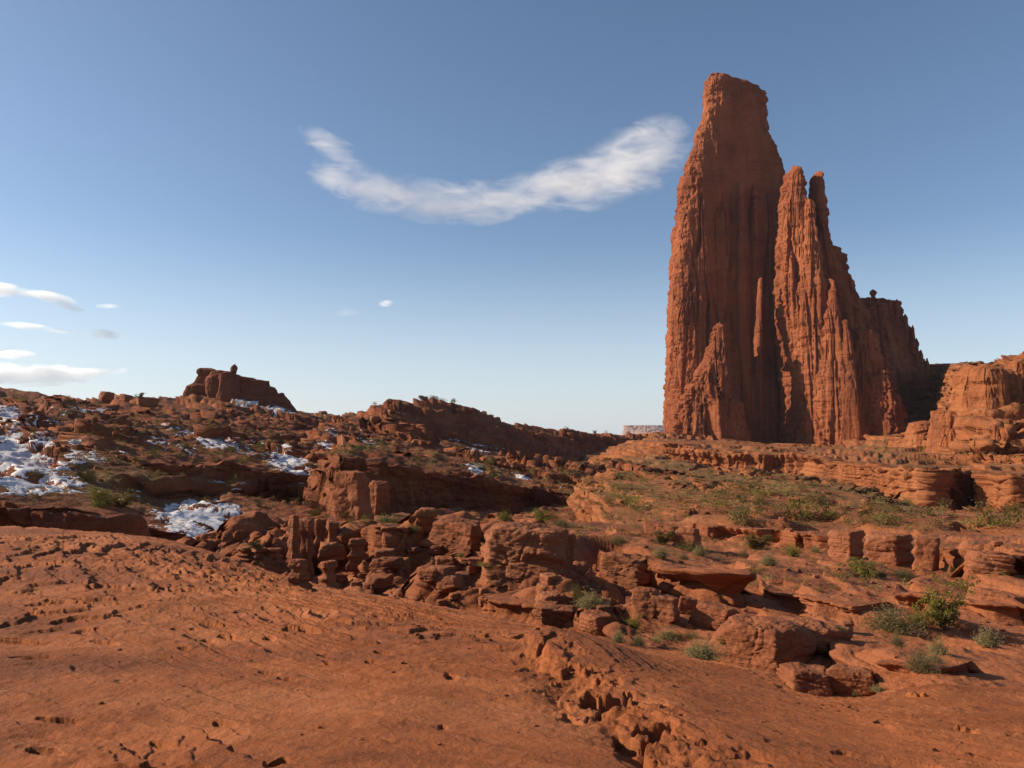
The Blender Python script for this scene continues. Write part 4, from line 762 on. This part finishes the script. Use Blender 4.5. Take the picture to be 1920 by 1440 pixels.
for loc, w, q, lb, gp in pend:
    k = w * loc.y / F; small = w < 24
    put('loose_rock' if small else 'rubble_block', rm[int(q * 6) % 6], loc + Vector((0, 0, -0.05 * k)), q * 40, (k, k * (0.8 + 0.5 * ((q * 7) % 1)), k * (0.5 + 0.5 * ((q * 13) % 1))), lb, 'rock', gp)

# ------------------------------------------------------------------ vegetation
def leaf_mat(name, c1, c2):
    m, nt, b = nodes(name); b.inputs['Roughness'].default_value = 0.8
    oi = nt.nodes.new('ShaderNodeNewGeometry')
    n = noise(nt, oi.outputs['Position'], 9.0, 3, 0.7)
    c = ramp(nt, n, [(0.3, c1), (0.7, c2)]); nt.links.new(c, b.inputs['Base Color'])
    tr = nt.nodes.new('ShaderNodeBsdfTranslucent'); nt.links.new(c, tr.inputs['Color'])
    ms_ = nt.nodes.new('ShaderNodeMixShader'); ms_.inputs[0].default_value = 0.25
    nt.links.new(b.outputs[0], ms_.inputs[1]); nt.links.new(tr.outputs[0], ms_.inputs[2])
    nt.links.new(ms_.outputs[0], nt.nodes['Material Output'].inputs['Surface']); return m
M_SAGE = leaf_mat('sage_leaf', (0.17, 0.135, 0.052), (0.33, 0.26, 0.115))
M_GREEN = leaf_mat('green_leaf', (0.10, 0.086, 0.014), (0.23, 0.185, 0.038))
M_DARK = leaf_mat('scrub_leaf', (0.075, 0.058, 0.017), (0.17, 0.125, 0.04))
M_OLIVE = leaf_mat('olive_leaf', (0.13, 0.095, 0.03), (0.24, 0.18, 0.07))
M_YEL = leaf_mat('dry_grass', (0.22, 0.17, 0.05), (0.40, 0.30, 0.09))
M_BARK, nt_, b_ = nodes('bark'); b_.inputs['Base Color'].default_value = (0.12, 0.075, 0.05, 1)
class MB:
    def __init__(s): s.v = []; s.f = []
    def blade(s, p, q, w, rnd):            # thin tapering strip
        d = (q - p); n = d.cross(Vector((rnd.uniform(-1, 1), rnd.uniform(-1, 1), rnd.uniform(-.3, .3))))
        if n.length < 1e-6: return
        n = n.normalized() * w; i = len(s.v); s.v += [p - n, p + n, q + n * .3, q - n * .3]; s.f.append((i, i + 1, i + 2, i + 3))
    def leaf(s, c, r, rnd):
        a = Vector((rnd.gauss(0, 1), rnd.gauss(0, 1), rnd.gauss(0, 1))).normalized(); b = a.orthogonal().normalized(); a = a * r; b = b * r * rnd.uniform(.35, .6)
        i = len(s.v); s.v += [c - a, c - b, c + a, c + b]; s.f.append((i, i + 1, i + 2, i + 3))
    def tube(s, p, q, r0, r1, n=6):
        d = (q - p).normalized(); e = d.orthogonal().normalized(); f = d.cross(e); i = len(s.v)
        for c, r in ((p, r0), (q, r1)):
            for k in range(n): t = 2 * math.pi * k / n; s.v.append(c + (e * math.cos(t) + f * math.sin(t)) * r)
        for k in range(n): s.f.append((i + k, i + (k + 1) % n, i + n + (k + 1) % n, i + n + k))
    def mesh(s, name, mat):
        me = bpy.data.meshes.new(name); me.from_pydata([tuple(v) for v in s.v], [], s.f); me.materials.append(mat); return me
def sage_meshes(seed, nst=420, lean=0.0, leaf_m=None):
    """unit sagebrush, about 1 wide and 0.7 tall: stems and foliage"""
    rnd = random.Random(seed); st = MB(); lf = MB()
    for _ in range(nst):
        az = rnd.uniform(0, 2 * math.pi); el = rnd.uniform(0.1, 1.45) ** 1.0; L = rnd.uniform(0.35, 0.62) * (0.75 + 0.35 * math.sin(3 * az + seed)) * (1 + 0.1 * math.sin(el * 5))
        p = Vector((rnd.gauss(0, .09), rnd.gauss(0, .09), 0)); dr = Vector((math.cos(az) * math.cos(el), math.sin(az) * math.cos(el), math.sin(el) * 1.15))
        for k in range(3):
            q = p + dr * L / 3 + Vector((rnd.gauss(0, .02), rnd.gauss(0, .02), 0.02 * k)); st.blade(p, q, 0.004 * (1 - .25 * k), rnd)
            if k > 0:
                for _ in range(7): lf.leaf(p.lerp(q, rnd.random()) + Vector((rnd.gauss(0, .018), rnd.gauss(0, .018), rnd.gauss(0, .018))), rnd.uniform(.012, .026), rnd)
            p = q
    return st.mesh('stems', M_BARK), lf.mesh('foliage', leaf_m or M_SAGE)
def juniper_meshes(seed, leaf_m, tall=1.0):
    """unit shrubby tree about 1 wide and 1 tall"""
    rnd = random.Random(seed); tk = MB(); lf = MB(); tips = []
    for b in range(7):
        az = b * 2 * math.pi / 7 + rnd.uniform(-.3, .3); p = Vector((0, 0, -0.05)); dr = Vector((math.cos(az) * .6, math.sin(az) * .6, rnd.uniform(.6, 1.2))).normalized(); r = .035
        for k in range(5):
            dr = (dr + Vector((rnd.gauss(0, .25), rnd.gauss(0, .25), rnd.gauss(0.02, .15)))).normalized(); q = p + dr * rnd.uniform(.11, .17); tk.tube(p, q, r, r * .72); r *= .72
            if k > 0:
                tips.append((q.copy(), .13))
                for _ in range(2):
                    e = q + Vector((rnd.gauss(0, .13), rnd.gauss(0, .13), rnd.gauss(0, .10))); tk.tube(q, e, r * .5, r * .2, 4); tips.append((e, .09))
            p = q
    for c, s_ in tips:
        for _ in range(70):
            d = Vector((rnd.gauss(0, 1), rnd.gauss(0, 1), rnd.gauss(0, .8))); d = d.normalized() * s_ * rnd.random() ** .5
            lf.leaf(c + d, rnd.uniform(.012, .028), rnd)
    return tk.mesh('trunk', M_BARK), lf.mesh('crown', leaf_m)
def tuft_mesh(seed, mat, n=150, leafs=.07):
    rnd = random.Random(seed); lf = MB(); cl = [Vector((rnd.gauss(0, .20), rnd.gauss(0, .20), rnd.uniform(.12, .42))) for _ in range(7)]
    for _ in range(n):
        c = rnd.choice(cl); d = Vector((rnd.gauss(0, .12), rnd.gauss(0, .12), rnd.gauss(0, .10))); p = c + d; p.z = max(p.z, 0.0); lf.leaf(p, rnd.uniform(.4, 1) * leafs, rnd)
    return lf.mesh('desert_shrub', mat)
SG = [sage_meshes(3 + q) for q in range(3)]; SD = [sage_meshes(13 + q, 300, leaf_m=M_GREEN) for q in range(2)]; SY = [sage_meshes(23, 200, leaf_m=M_YEL)]
JN = [juniper_meshes(31, M_GREEN), juniper_meshes(37, M_DARK), juniper_meshes(41, M_GREEN)]
NEAR = [  # u, v base, w px, h px, kind, label
 (1318, 1236, 92, 40, 'S', 'low wide grey-green sagebrush on the slickrock edge left of the huge boulder'),
 (1682, 1188, 112, 62, 'S', 'broad silvery sagebrush in front of the small juniper'),
 (1725, 1180, 60, 50, 'G', 'yellow-green bush between the broad sagebrush and the juniper'),
 (1772, 1178, 96, 108, 'J0', 'yellow-green juniper, nearest tree on the right'),
 (1686, 1212, 34, 32, 'S', 'little sagebrush just below the broad silvery one'),
 (1764, 1228, 44, 38, 'S', 'small round sagebrush below the juniper'),
 (1856, 1212, 56, 42, 'S', 'sagebrush on the bare sand near the right border'),
 (1732, 1262, 62, 54, 'S', 'straggling sagebrush on the edge of the shaded hollow'),
 (1195, 1180, 70, 36, 'G', 'dark bushy scrub in front of the round grey-pink boulders'),
 (1160, 1205, 34, 30, 'S', 'sparse grey bush at the end of the slickrock edge'),
 (1198, 1212, 40, 28, 'S', 'short bush left of the yellow grass'),
 (1255, 1200, 56, 28, 'S', 'rounded sagebrush in the yellow grass'),
 (1232, 1205, 34, 16, 'Y', 'yellow grass clump left of the rounded sagebrush'),
 (1296, 1198, 44, 20, 'Y', 'yellow grass clump right of the rounded sagebrush'),
 (1357, 1205, 40, 18, 'Y', 'yellow grass against the foot of the huge boulder'),
 (1108, 1140, 76, 34, 'S', 'grey sagebrush at the mouth of the slot'),
 (1082, 1122, 34, 34, 'G', 'dark twiggy bush in the mouth of the slot'),
 (1245, 1022, 44, 44, 'J1', 'dark juniper beside the low pale dome'),
 (1240, 1046, 44, 26, 'S', 'sagebrush in front of the dark juniper by the pale dome'),
 (1160, 1022, 46, 22, 'S', 'sagebrush on the bench above the slot'),
 (1290, 1034, 52, 22, 'S', 'sagebrush under the squat layered stump'),
 (1313, 1042, 36, 24, 'S', 'sagebrush right of the squat layered stump'),
 (1284, 1050, 24, 16, 'S', 'tiny sagebrush in front of the stump'),
 (1422, 1030, 60, 44, 'J1', 'wide dark juniper in the middle of the flat'),
 (1443, 1060, 44, 28, 'S', 'round sagebrush in front of the wide dark juniper'),
 (1398, 1046, 26, 18, 'S', 'small sagebrush left of the wide dark juniper'),
 (1488, 1044, 48, 32, 'G', 'olive bush right of the wide dark juniper'),
 (1616, 1078, 58, 46, 'J2', 'bright green bush below the stubby pillar'),
 (1700, 1088, 56, 26, 'S', 'pale sagebrush at the foot of the tall pillar'),
 (1655, 1082, 30, 18, 'S', 'pale brush between the bright green bush and the tall pillar'),
 (1812, 1108, 36, 30, 'J2', 'green bush inside the long shadow on the right'),
 (1792, 1080, 22, 26, 'J1', 'small dark conifer shrub in the long shadow'),
 (1530, 1036, 24, 16, 'S', 'small sagebrush near the stubby pillar'),
 (1015, 975, 48, 30, 'J2', 'green bush behind the largest block'),
 (1055, 988, 46, 20, 'S', 'sage clump right of the green bush behind the largest block'),
 (945, 975, 40, 22, 'G', 'dark shrub behind the broad layered block'),
 (800, 968, 34, 22, 'J1', 'dark shrub on the bench behind the round capped boulder'),
 (590, 968, 26, 22, 'J2', 'green shrub among the goblin rocks'),
 (645, 970, 36, 16, 'G', 'green shrub at the foot of the tall headland pillar'),
 (720, 978, 50, 14, 'S', 'pale brush on the bench left of the capped boulder'),
 (775, 998, 44, 18, 'G', 'low scrub below the round capped boulder'),
 (865, 1044, 26, 12, 'G', 'low shrub under the toadstool rock'),
 (912, 1062, 50, 14, 'Y', 'dry yellow grass left of the largest block'),
 (480, 1030, 30, 26, 'J1', 'dark shrub at the left tip of the bench'),
 (1605, 1302, 26, 14, 'Y', 'yellow tuft below the dark round boulder'),
 (1648, 1296, 34, 16, 'S', 'small brush right of the dark round boulder'),
 (1575, 1182, 26, 14, 'S', 'wisp of brush on the low ledgy rock'),
 (1755, 1242, 40, 24, 'S', 'low brush on the hollow rim below the small round sagebrush'),
 (184, 950, 60, 50, 'J2', 'olive tree-like shrub at the base of the shadowed cliff'),
 (160, 905, 44, 36, 'J1', 'dark shrub above the olive one in the snowy gully'),
 (225, 952, 46, 34, 'J1', 'dark shrub right of the olive one below the cliff'),
 (262, 738, 16, 16, 'J1', 'small tree on the skyline above the dark skyline blocks'),
 (792, 740, 20, 14, 'J1', 'bush on the highest point of the middle ridge'),
 (1115, 802, 8, 8, 'J1', 'tiny bush on the ridge line near the tower'),
]
bpy.context.view_layer.update(); DG = bpy.context.evaluated_depsgraph_get()
pend = []
for i, (u, v, w, h, kd, lb) in enumerate(NEAR):
    loc, nrm, ob = hit(u, v)
    t = 0
    while loc is None and t < 20: t += 1; loc, nrm, ob = hit(u, v + t * 2)
    if loc is not None: pend.append((i, loc.copy(), w, h, kd, lb))
for i, loc, w, h, kd, lb in pend:
    k = loc.y / F
    if kd[0] == 'J': a, b = JN[int(kd[1])]; nm, cat, nb, uw, uh = 'juniper', 'juniper', ('trunk', 'crown'), 0.95, 0.85
    elif kd == 'S': a, b = SG[i % 3]; nm, cat, nb, uw, uh = 'sagebrush', 'sagebrush', ('stems', 'foliage'), 1.0, 0.62
    elif kd == 'G': a, b = SD[i % 2]; nm, cat, nb, uw, uh = 'green_shrub', 'shrub', ('stems', 'foliage'), 1.0, 0.62
    else: a, b = SY[0]; nm, cat, nb, uw, uh = 'grass_tuft', 'grass', ('stems', 'foliage'), 1.0, 0.62
    e = empty(nm, loc + Vector((0, 0.15 * w * k, -0.02))); e.rotation_euler = (0, 0, i * 2.1); e.scale = (0.9 * w * k / uw, 0.9 * w * k / uw, 0.82 * h * k / uh)
    tag(e, lb, cat)
    for me, n_ in ((a, nb[0]), (b, nb[1])):
        o = bpy.data.objects.new(n_, me); sc.collection.objects.link(o); o.parent = e
# countable shrubs dotted over the slopes, then the mass of low scrub
TF = [tuft_mesh(50 + q, [M_DARK, M_GREEN, M_DARK, M_OLIVE][q % 4]) for q in range(8)]
rng = random.Random(9)
zones = [  # u0,v0,u1,v1,count,label,group,sheet,size m
 (1380, 890, 1915, 990, 118, 'dark green shrub on the scrubby slope under the right-hand cliff band', 'shrubs on the right slope', 'terrain', (1.2, 2.8)),
 (1050, 850, 1400, 960, 26, 'shrub on the bare mounds left of the tower foot', 'shrubs on the mounds', 'terrain', (1.2, 3.0)),
 (1560, 800, 1850, 850, 12, 'shrub on the talus directly at the tower foot', 'shrubs at the tower foot', 'terrain', (2, 3.6)),
 (10, 745, 640, 935, 50, 'dusky shrub among the snow patches on the left hill', 'shrubs on the snowy hill', 'hill', (1.0, 2.6)),
 (640, 770, 1150, 960, 26, 'dusky shrub on the slope below the middle ridge', 'shrubs below the middle ridge', 'hill', (1.2, 3.0)),
 (700, 735, 1180, 812, 22, 'shrub silhouetted along the crest of the middle ridge', 'shrubs on the crest', 'hill', (1.4, 2.8)),
 (1130, 980, 1910, 1110, 34, 'small shrub scattered over the sandy flat', 'shrubs on the flat', 'rock_bench', (.35, .9)),
 (560, 960, 1100, 1020, 14, 'small shrub on the top of the knobbly bench', 'shrubs on the bench', 'rock_bench', (.4, .9)),
]
pend = []; mass = []
for u0, v0, u1, v1, n, lb, gp, sh, (s0, s1) in zones:
    k = 0; t = 0
    while k < n and t < n * 40:
        t += 1; u = rng.uniform(u0, u1)
        if 'crest' in gp:
            vc = np.interp(u, [700, 728, 790, 830, 880, 960, 1050, 1180], [760, 742, 740, 747, 757, 781, 796, 812]); v = vc + rng.uniform(-2, 5)
        else: v = rng.uniform(v0, v1)
        loc, nrm, ob = hit(u, v)
        if loc is None or ob.name != sh or nrm.z < 0.62: continue
        pend.append((loc.copy(), rng.uniform(s0, s1) * (0.7 + 0.3 * (loc.y > 60)), lb, gp, rng.random())); k += 1
for u0, v0, u1, v1, n in ((1050, 850, 1920, 995, 3000), (0, 740, 1180, 950, 3000), (1150, 985, 1910, 1110, 350), (600, 955, 1150, 1020, 160)):
    for _ in range(n):
        u = rng.uniform(u0, u1); v = rng.uniform(v0, v1); loc, nrm, ob = hit(u, v)
        if loc is None or ob.name not in ('terrain', 'hill', 'rock_bench') or nrm.z < 0.68: continue
        if fbm(np.array([loc.x / 20]), np.array([loc.y / 20]), np.array([4.0]), 3)[0] < -0.12: continue
        mass.append((loc.copy(), rng.uniform(.25, 1.0) * min(1.3, max(.3, loc.y / 110))))
for loc, s_, lb, gp, q in pend:
    o = bpy.data.objects.new('desert_shrub', TF[int(q * 8) % 8]); sc.collection.objects.link(o); o.location = loc - Vector((0, 0, .05 * s_)); o.rotation_euler = (0, 0, q * 50); o.scale = (s_, s_, s_ * (.7 + .5 * ((q * 17) % 1)))
    tag(o, lb, 'shrub', gp)
mb = MB()
for loc, s_ in mass:
    for _ in range(22): mb.leaf(loc + Vector((rng.gauss(0, .28), rng.gauss(0, .28), abs(rng.gauss(0, .25)))) * 1.0 if s_ > 1 else loc + Vector((rng.gauss(0, .28) * s_, rng.gauss(0, .28) * s_, abs(rng.gauss(0, .25)) * s_)), .13 * s_, rng)
o = bpy.data.objects.new('low_scrub', mb.mesh('low_scrub', leaf_mat('low_scrub_leaf', (0.13, 0.092, 0.026), (0.28, 0.19, 0.065)))); sc.collection.objects.link(o)
tag(o, 'low dry scrub and grass speckling the slopes', 'scrub', kind='stuff')

# ------------------------------------------------------------------ clouds: thin volumes high beyond the tower
def cloud_mat(name, dens, thr, streak_rot, nscale, aniso=0.3):
    m = bpy.data.materials.new(name); m.use_nodes = True; nt = m.node_tree; nt.nodes.clear()
    out = nt.nodes.new('ShaderNodeOutputMaterial'); pv = nt.nodes.new('ShaderNodeVolumePrincipled')
    pv.inputs['Color'].default_value = (1, 1, 1, 1); pv.inputs['Anisotropy'].default_value = aniso
    tc = nt.nodes.new('ShaderNodeTexCoord'); ln = nt.nodes.new('ShaderNodeVectorMath'); ln.operation = 'LENGTH'
    nt.links.new(tc.outputs['Object'], ln.inputs[0])
    g = nt.nodes.new('ShaderNodeNewGeometry')
    mp = mapping(nt, g.outputs['Position'], (nscale * 0.8, nscale, nscale * 2.4), (0, streak_rot, 0))
    n = noise(nt, mp, 1.0, 7, 0.68, 0.7)
    f = math_(nt, 'SUBTRACT', 1.0, ln.outputs['Value'])
    f = math_(nt, 'ADD', math_(nt, 'MULTIPLY', f, 0.9), math_(nt, 'MULTIPLY', math_(nt, 'SUBTRACT', n, 0.5), 3.4))
    f = math_(nt, 'MULTIPLY', math_(nt, 'SUBTRACT', f, thr), dens * 2.5)
    f = math_(nt, 'MAXIMUM', f, 0.0)
    nt.links.new(f, pv.inputs['Density']); nt.links.new(pv.outputs[0], out.inputs['Volume'])
    return m
def uv_ellipsoid(name):
    n, m = 14, 24; th = np.linspace(0, math.pi, n)[:, None]; a = np.linspace(0, 2 * math.pi, m, endpoint=False)[None, :]
    return np.stack([np.sin(th) * np.cos(a), np.sin(th) * np.sin(a), -np.cos(th) + 0 * a], -1)
def cloud(name, D, lobes, mat, label):
    e = empty(name, at(lobes[0][0], lobes[0][1], D)); tag(e, label, 'cloud')
    o = grid_mesh('lobe', uv_ellipsoid('lobe'), mat, wrap=True); me = o.data; sc.collection.objects.unlink(o)
    for u, v, ru, rv, rot in lobes:
        o = bpy.data.objects.new('lobe', me); sc.collection.objects.link(o); o.parent = e
        o.location = Vector(at(u, v, D)) - e.location; k = D / F; o.scale = (ru * k, rv * 2.4 * k, rv * k); o.rotation_euler = (0, rad(rot), 0)
    return e
MC = cloud_mat('cloud_wisp', 0.0009, 0.10, rad(14), 1 / 260, 0.0)
cloud('cloud', 7000, [(630, 336, 62, 30, 20), (700, 358, 95, 38, 12), (800, 376, 105, 40, 8), (890, 382, 100, 38, 0), (980, 365, 95, 36, -14), (1060, 346, 100, 44, -14), (1130, 332, 105, 54, -14), (1215, 295, 85, 62, -22), (640, 290, 70, 26, 30), (600, 262, 50, 20, 20), (1170, 268, 60, 26, -8)], MC, 'long curved wispy white cloud sagging between left and the tower')
ML = cloud_mat('cloud_low', 0.0040, 0.0, rad(6), 1 / 480, 0.2)
cloud('cloud', 12000, [(-60, 700, 160, 24, 0), (60, 703, 130, 22, 0), (170, 697, 75, 9, -3)], ML, 'large bright low cloud bank on the left horizon')
cloud('cloud', 12000, [(10, 545, 70, 15, 8), (85, 556, 60, 11, 10), (135, 578, 40, 7, 10)], ML, 'white lens-shaped cloud, highest of the small ones at the left border')
cloud('cloud', 12000, [(50, 612, 60, 7, 6), (110, 622, 40, 4, 5)], ML, 'thin streak of cloud in the middle of the left border group')
cloud('cloud', 12000, [(200, 627, 32, 10, 4)], ML, 'small oval cloud right of the thin streak')
cloud('cloud', 12000, [(205, 575, 26, 6, 0)], ML, 'tiny wisp right of the lens-shaped cloud')
cloud('cloud', 12000, [(30, 665, 40, 9, 0)], ML, 'small cloud just above the bright cloud bank')
cloud('cloud', 9000, [(725, 568, 15, 7, -10)], ML, 'tiny bright puff of cloud above the middle ridge')
cloud('cloud', 9000, [(650, 586, 34, 8, -8)], MC, 'faint wisp left of the tiny bright puff')

# ------------------------------------------------------------------ thin desert haze
hm = bpy.data.materials.new('haze'); hm.use_nodes = True; ht = hm.node_tree; ht.nodes.clear()
ho = ht.nodes.new('ShaderNodeOutputMaterial'); hv = ht.nodes.new('ShaderNodeVolumePrincipled')
hv.inputs['Color'].default_value = (0.80, 0.88, 1.0, 1); hv.inputs['Density'].default_value = 3.5e-5; hv.inputs['Anisotropy'].default_value = 0.3
ht.links.new(hv.outputs[0], ho.inputs['Volume'])
me = bpy.data.meshes.new('haze'); a, b, c, d = -9500, 9500, -71.5, 290
me.from_pydata([(x, y, z) for z in (c, d) for x, y in ((a, a), (b, a), (b, b), (a, b))], [], [(3, 2, 1, 0), (4, 5, 6, 7), (0, 1, 5, 4), (1, 2, 6, 5), (2, 3, 7, 6), (3, 0, 4, 7)])
me.materials.append(hm); o = bpy.data.objects.new('haze', me); sc.collection.objects.link(o); tag(o, 'thin bluish desert haze', 'haze', kind='stuff')
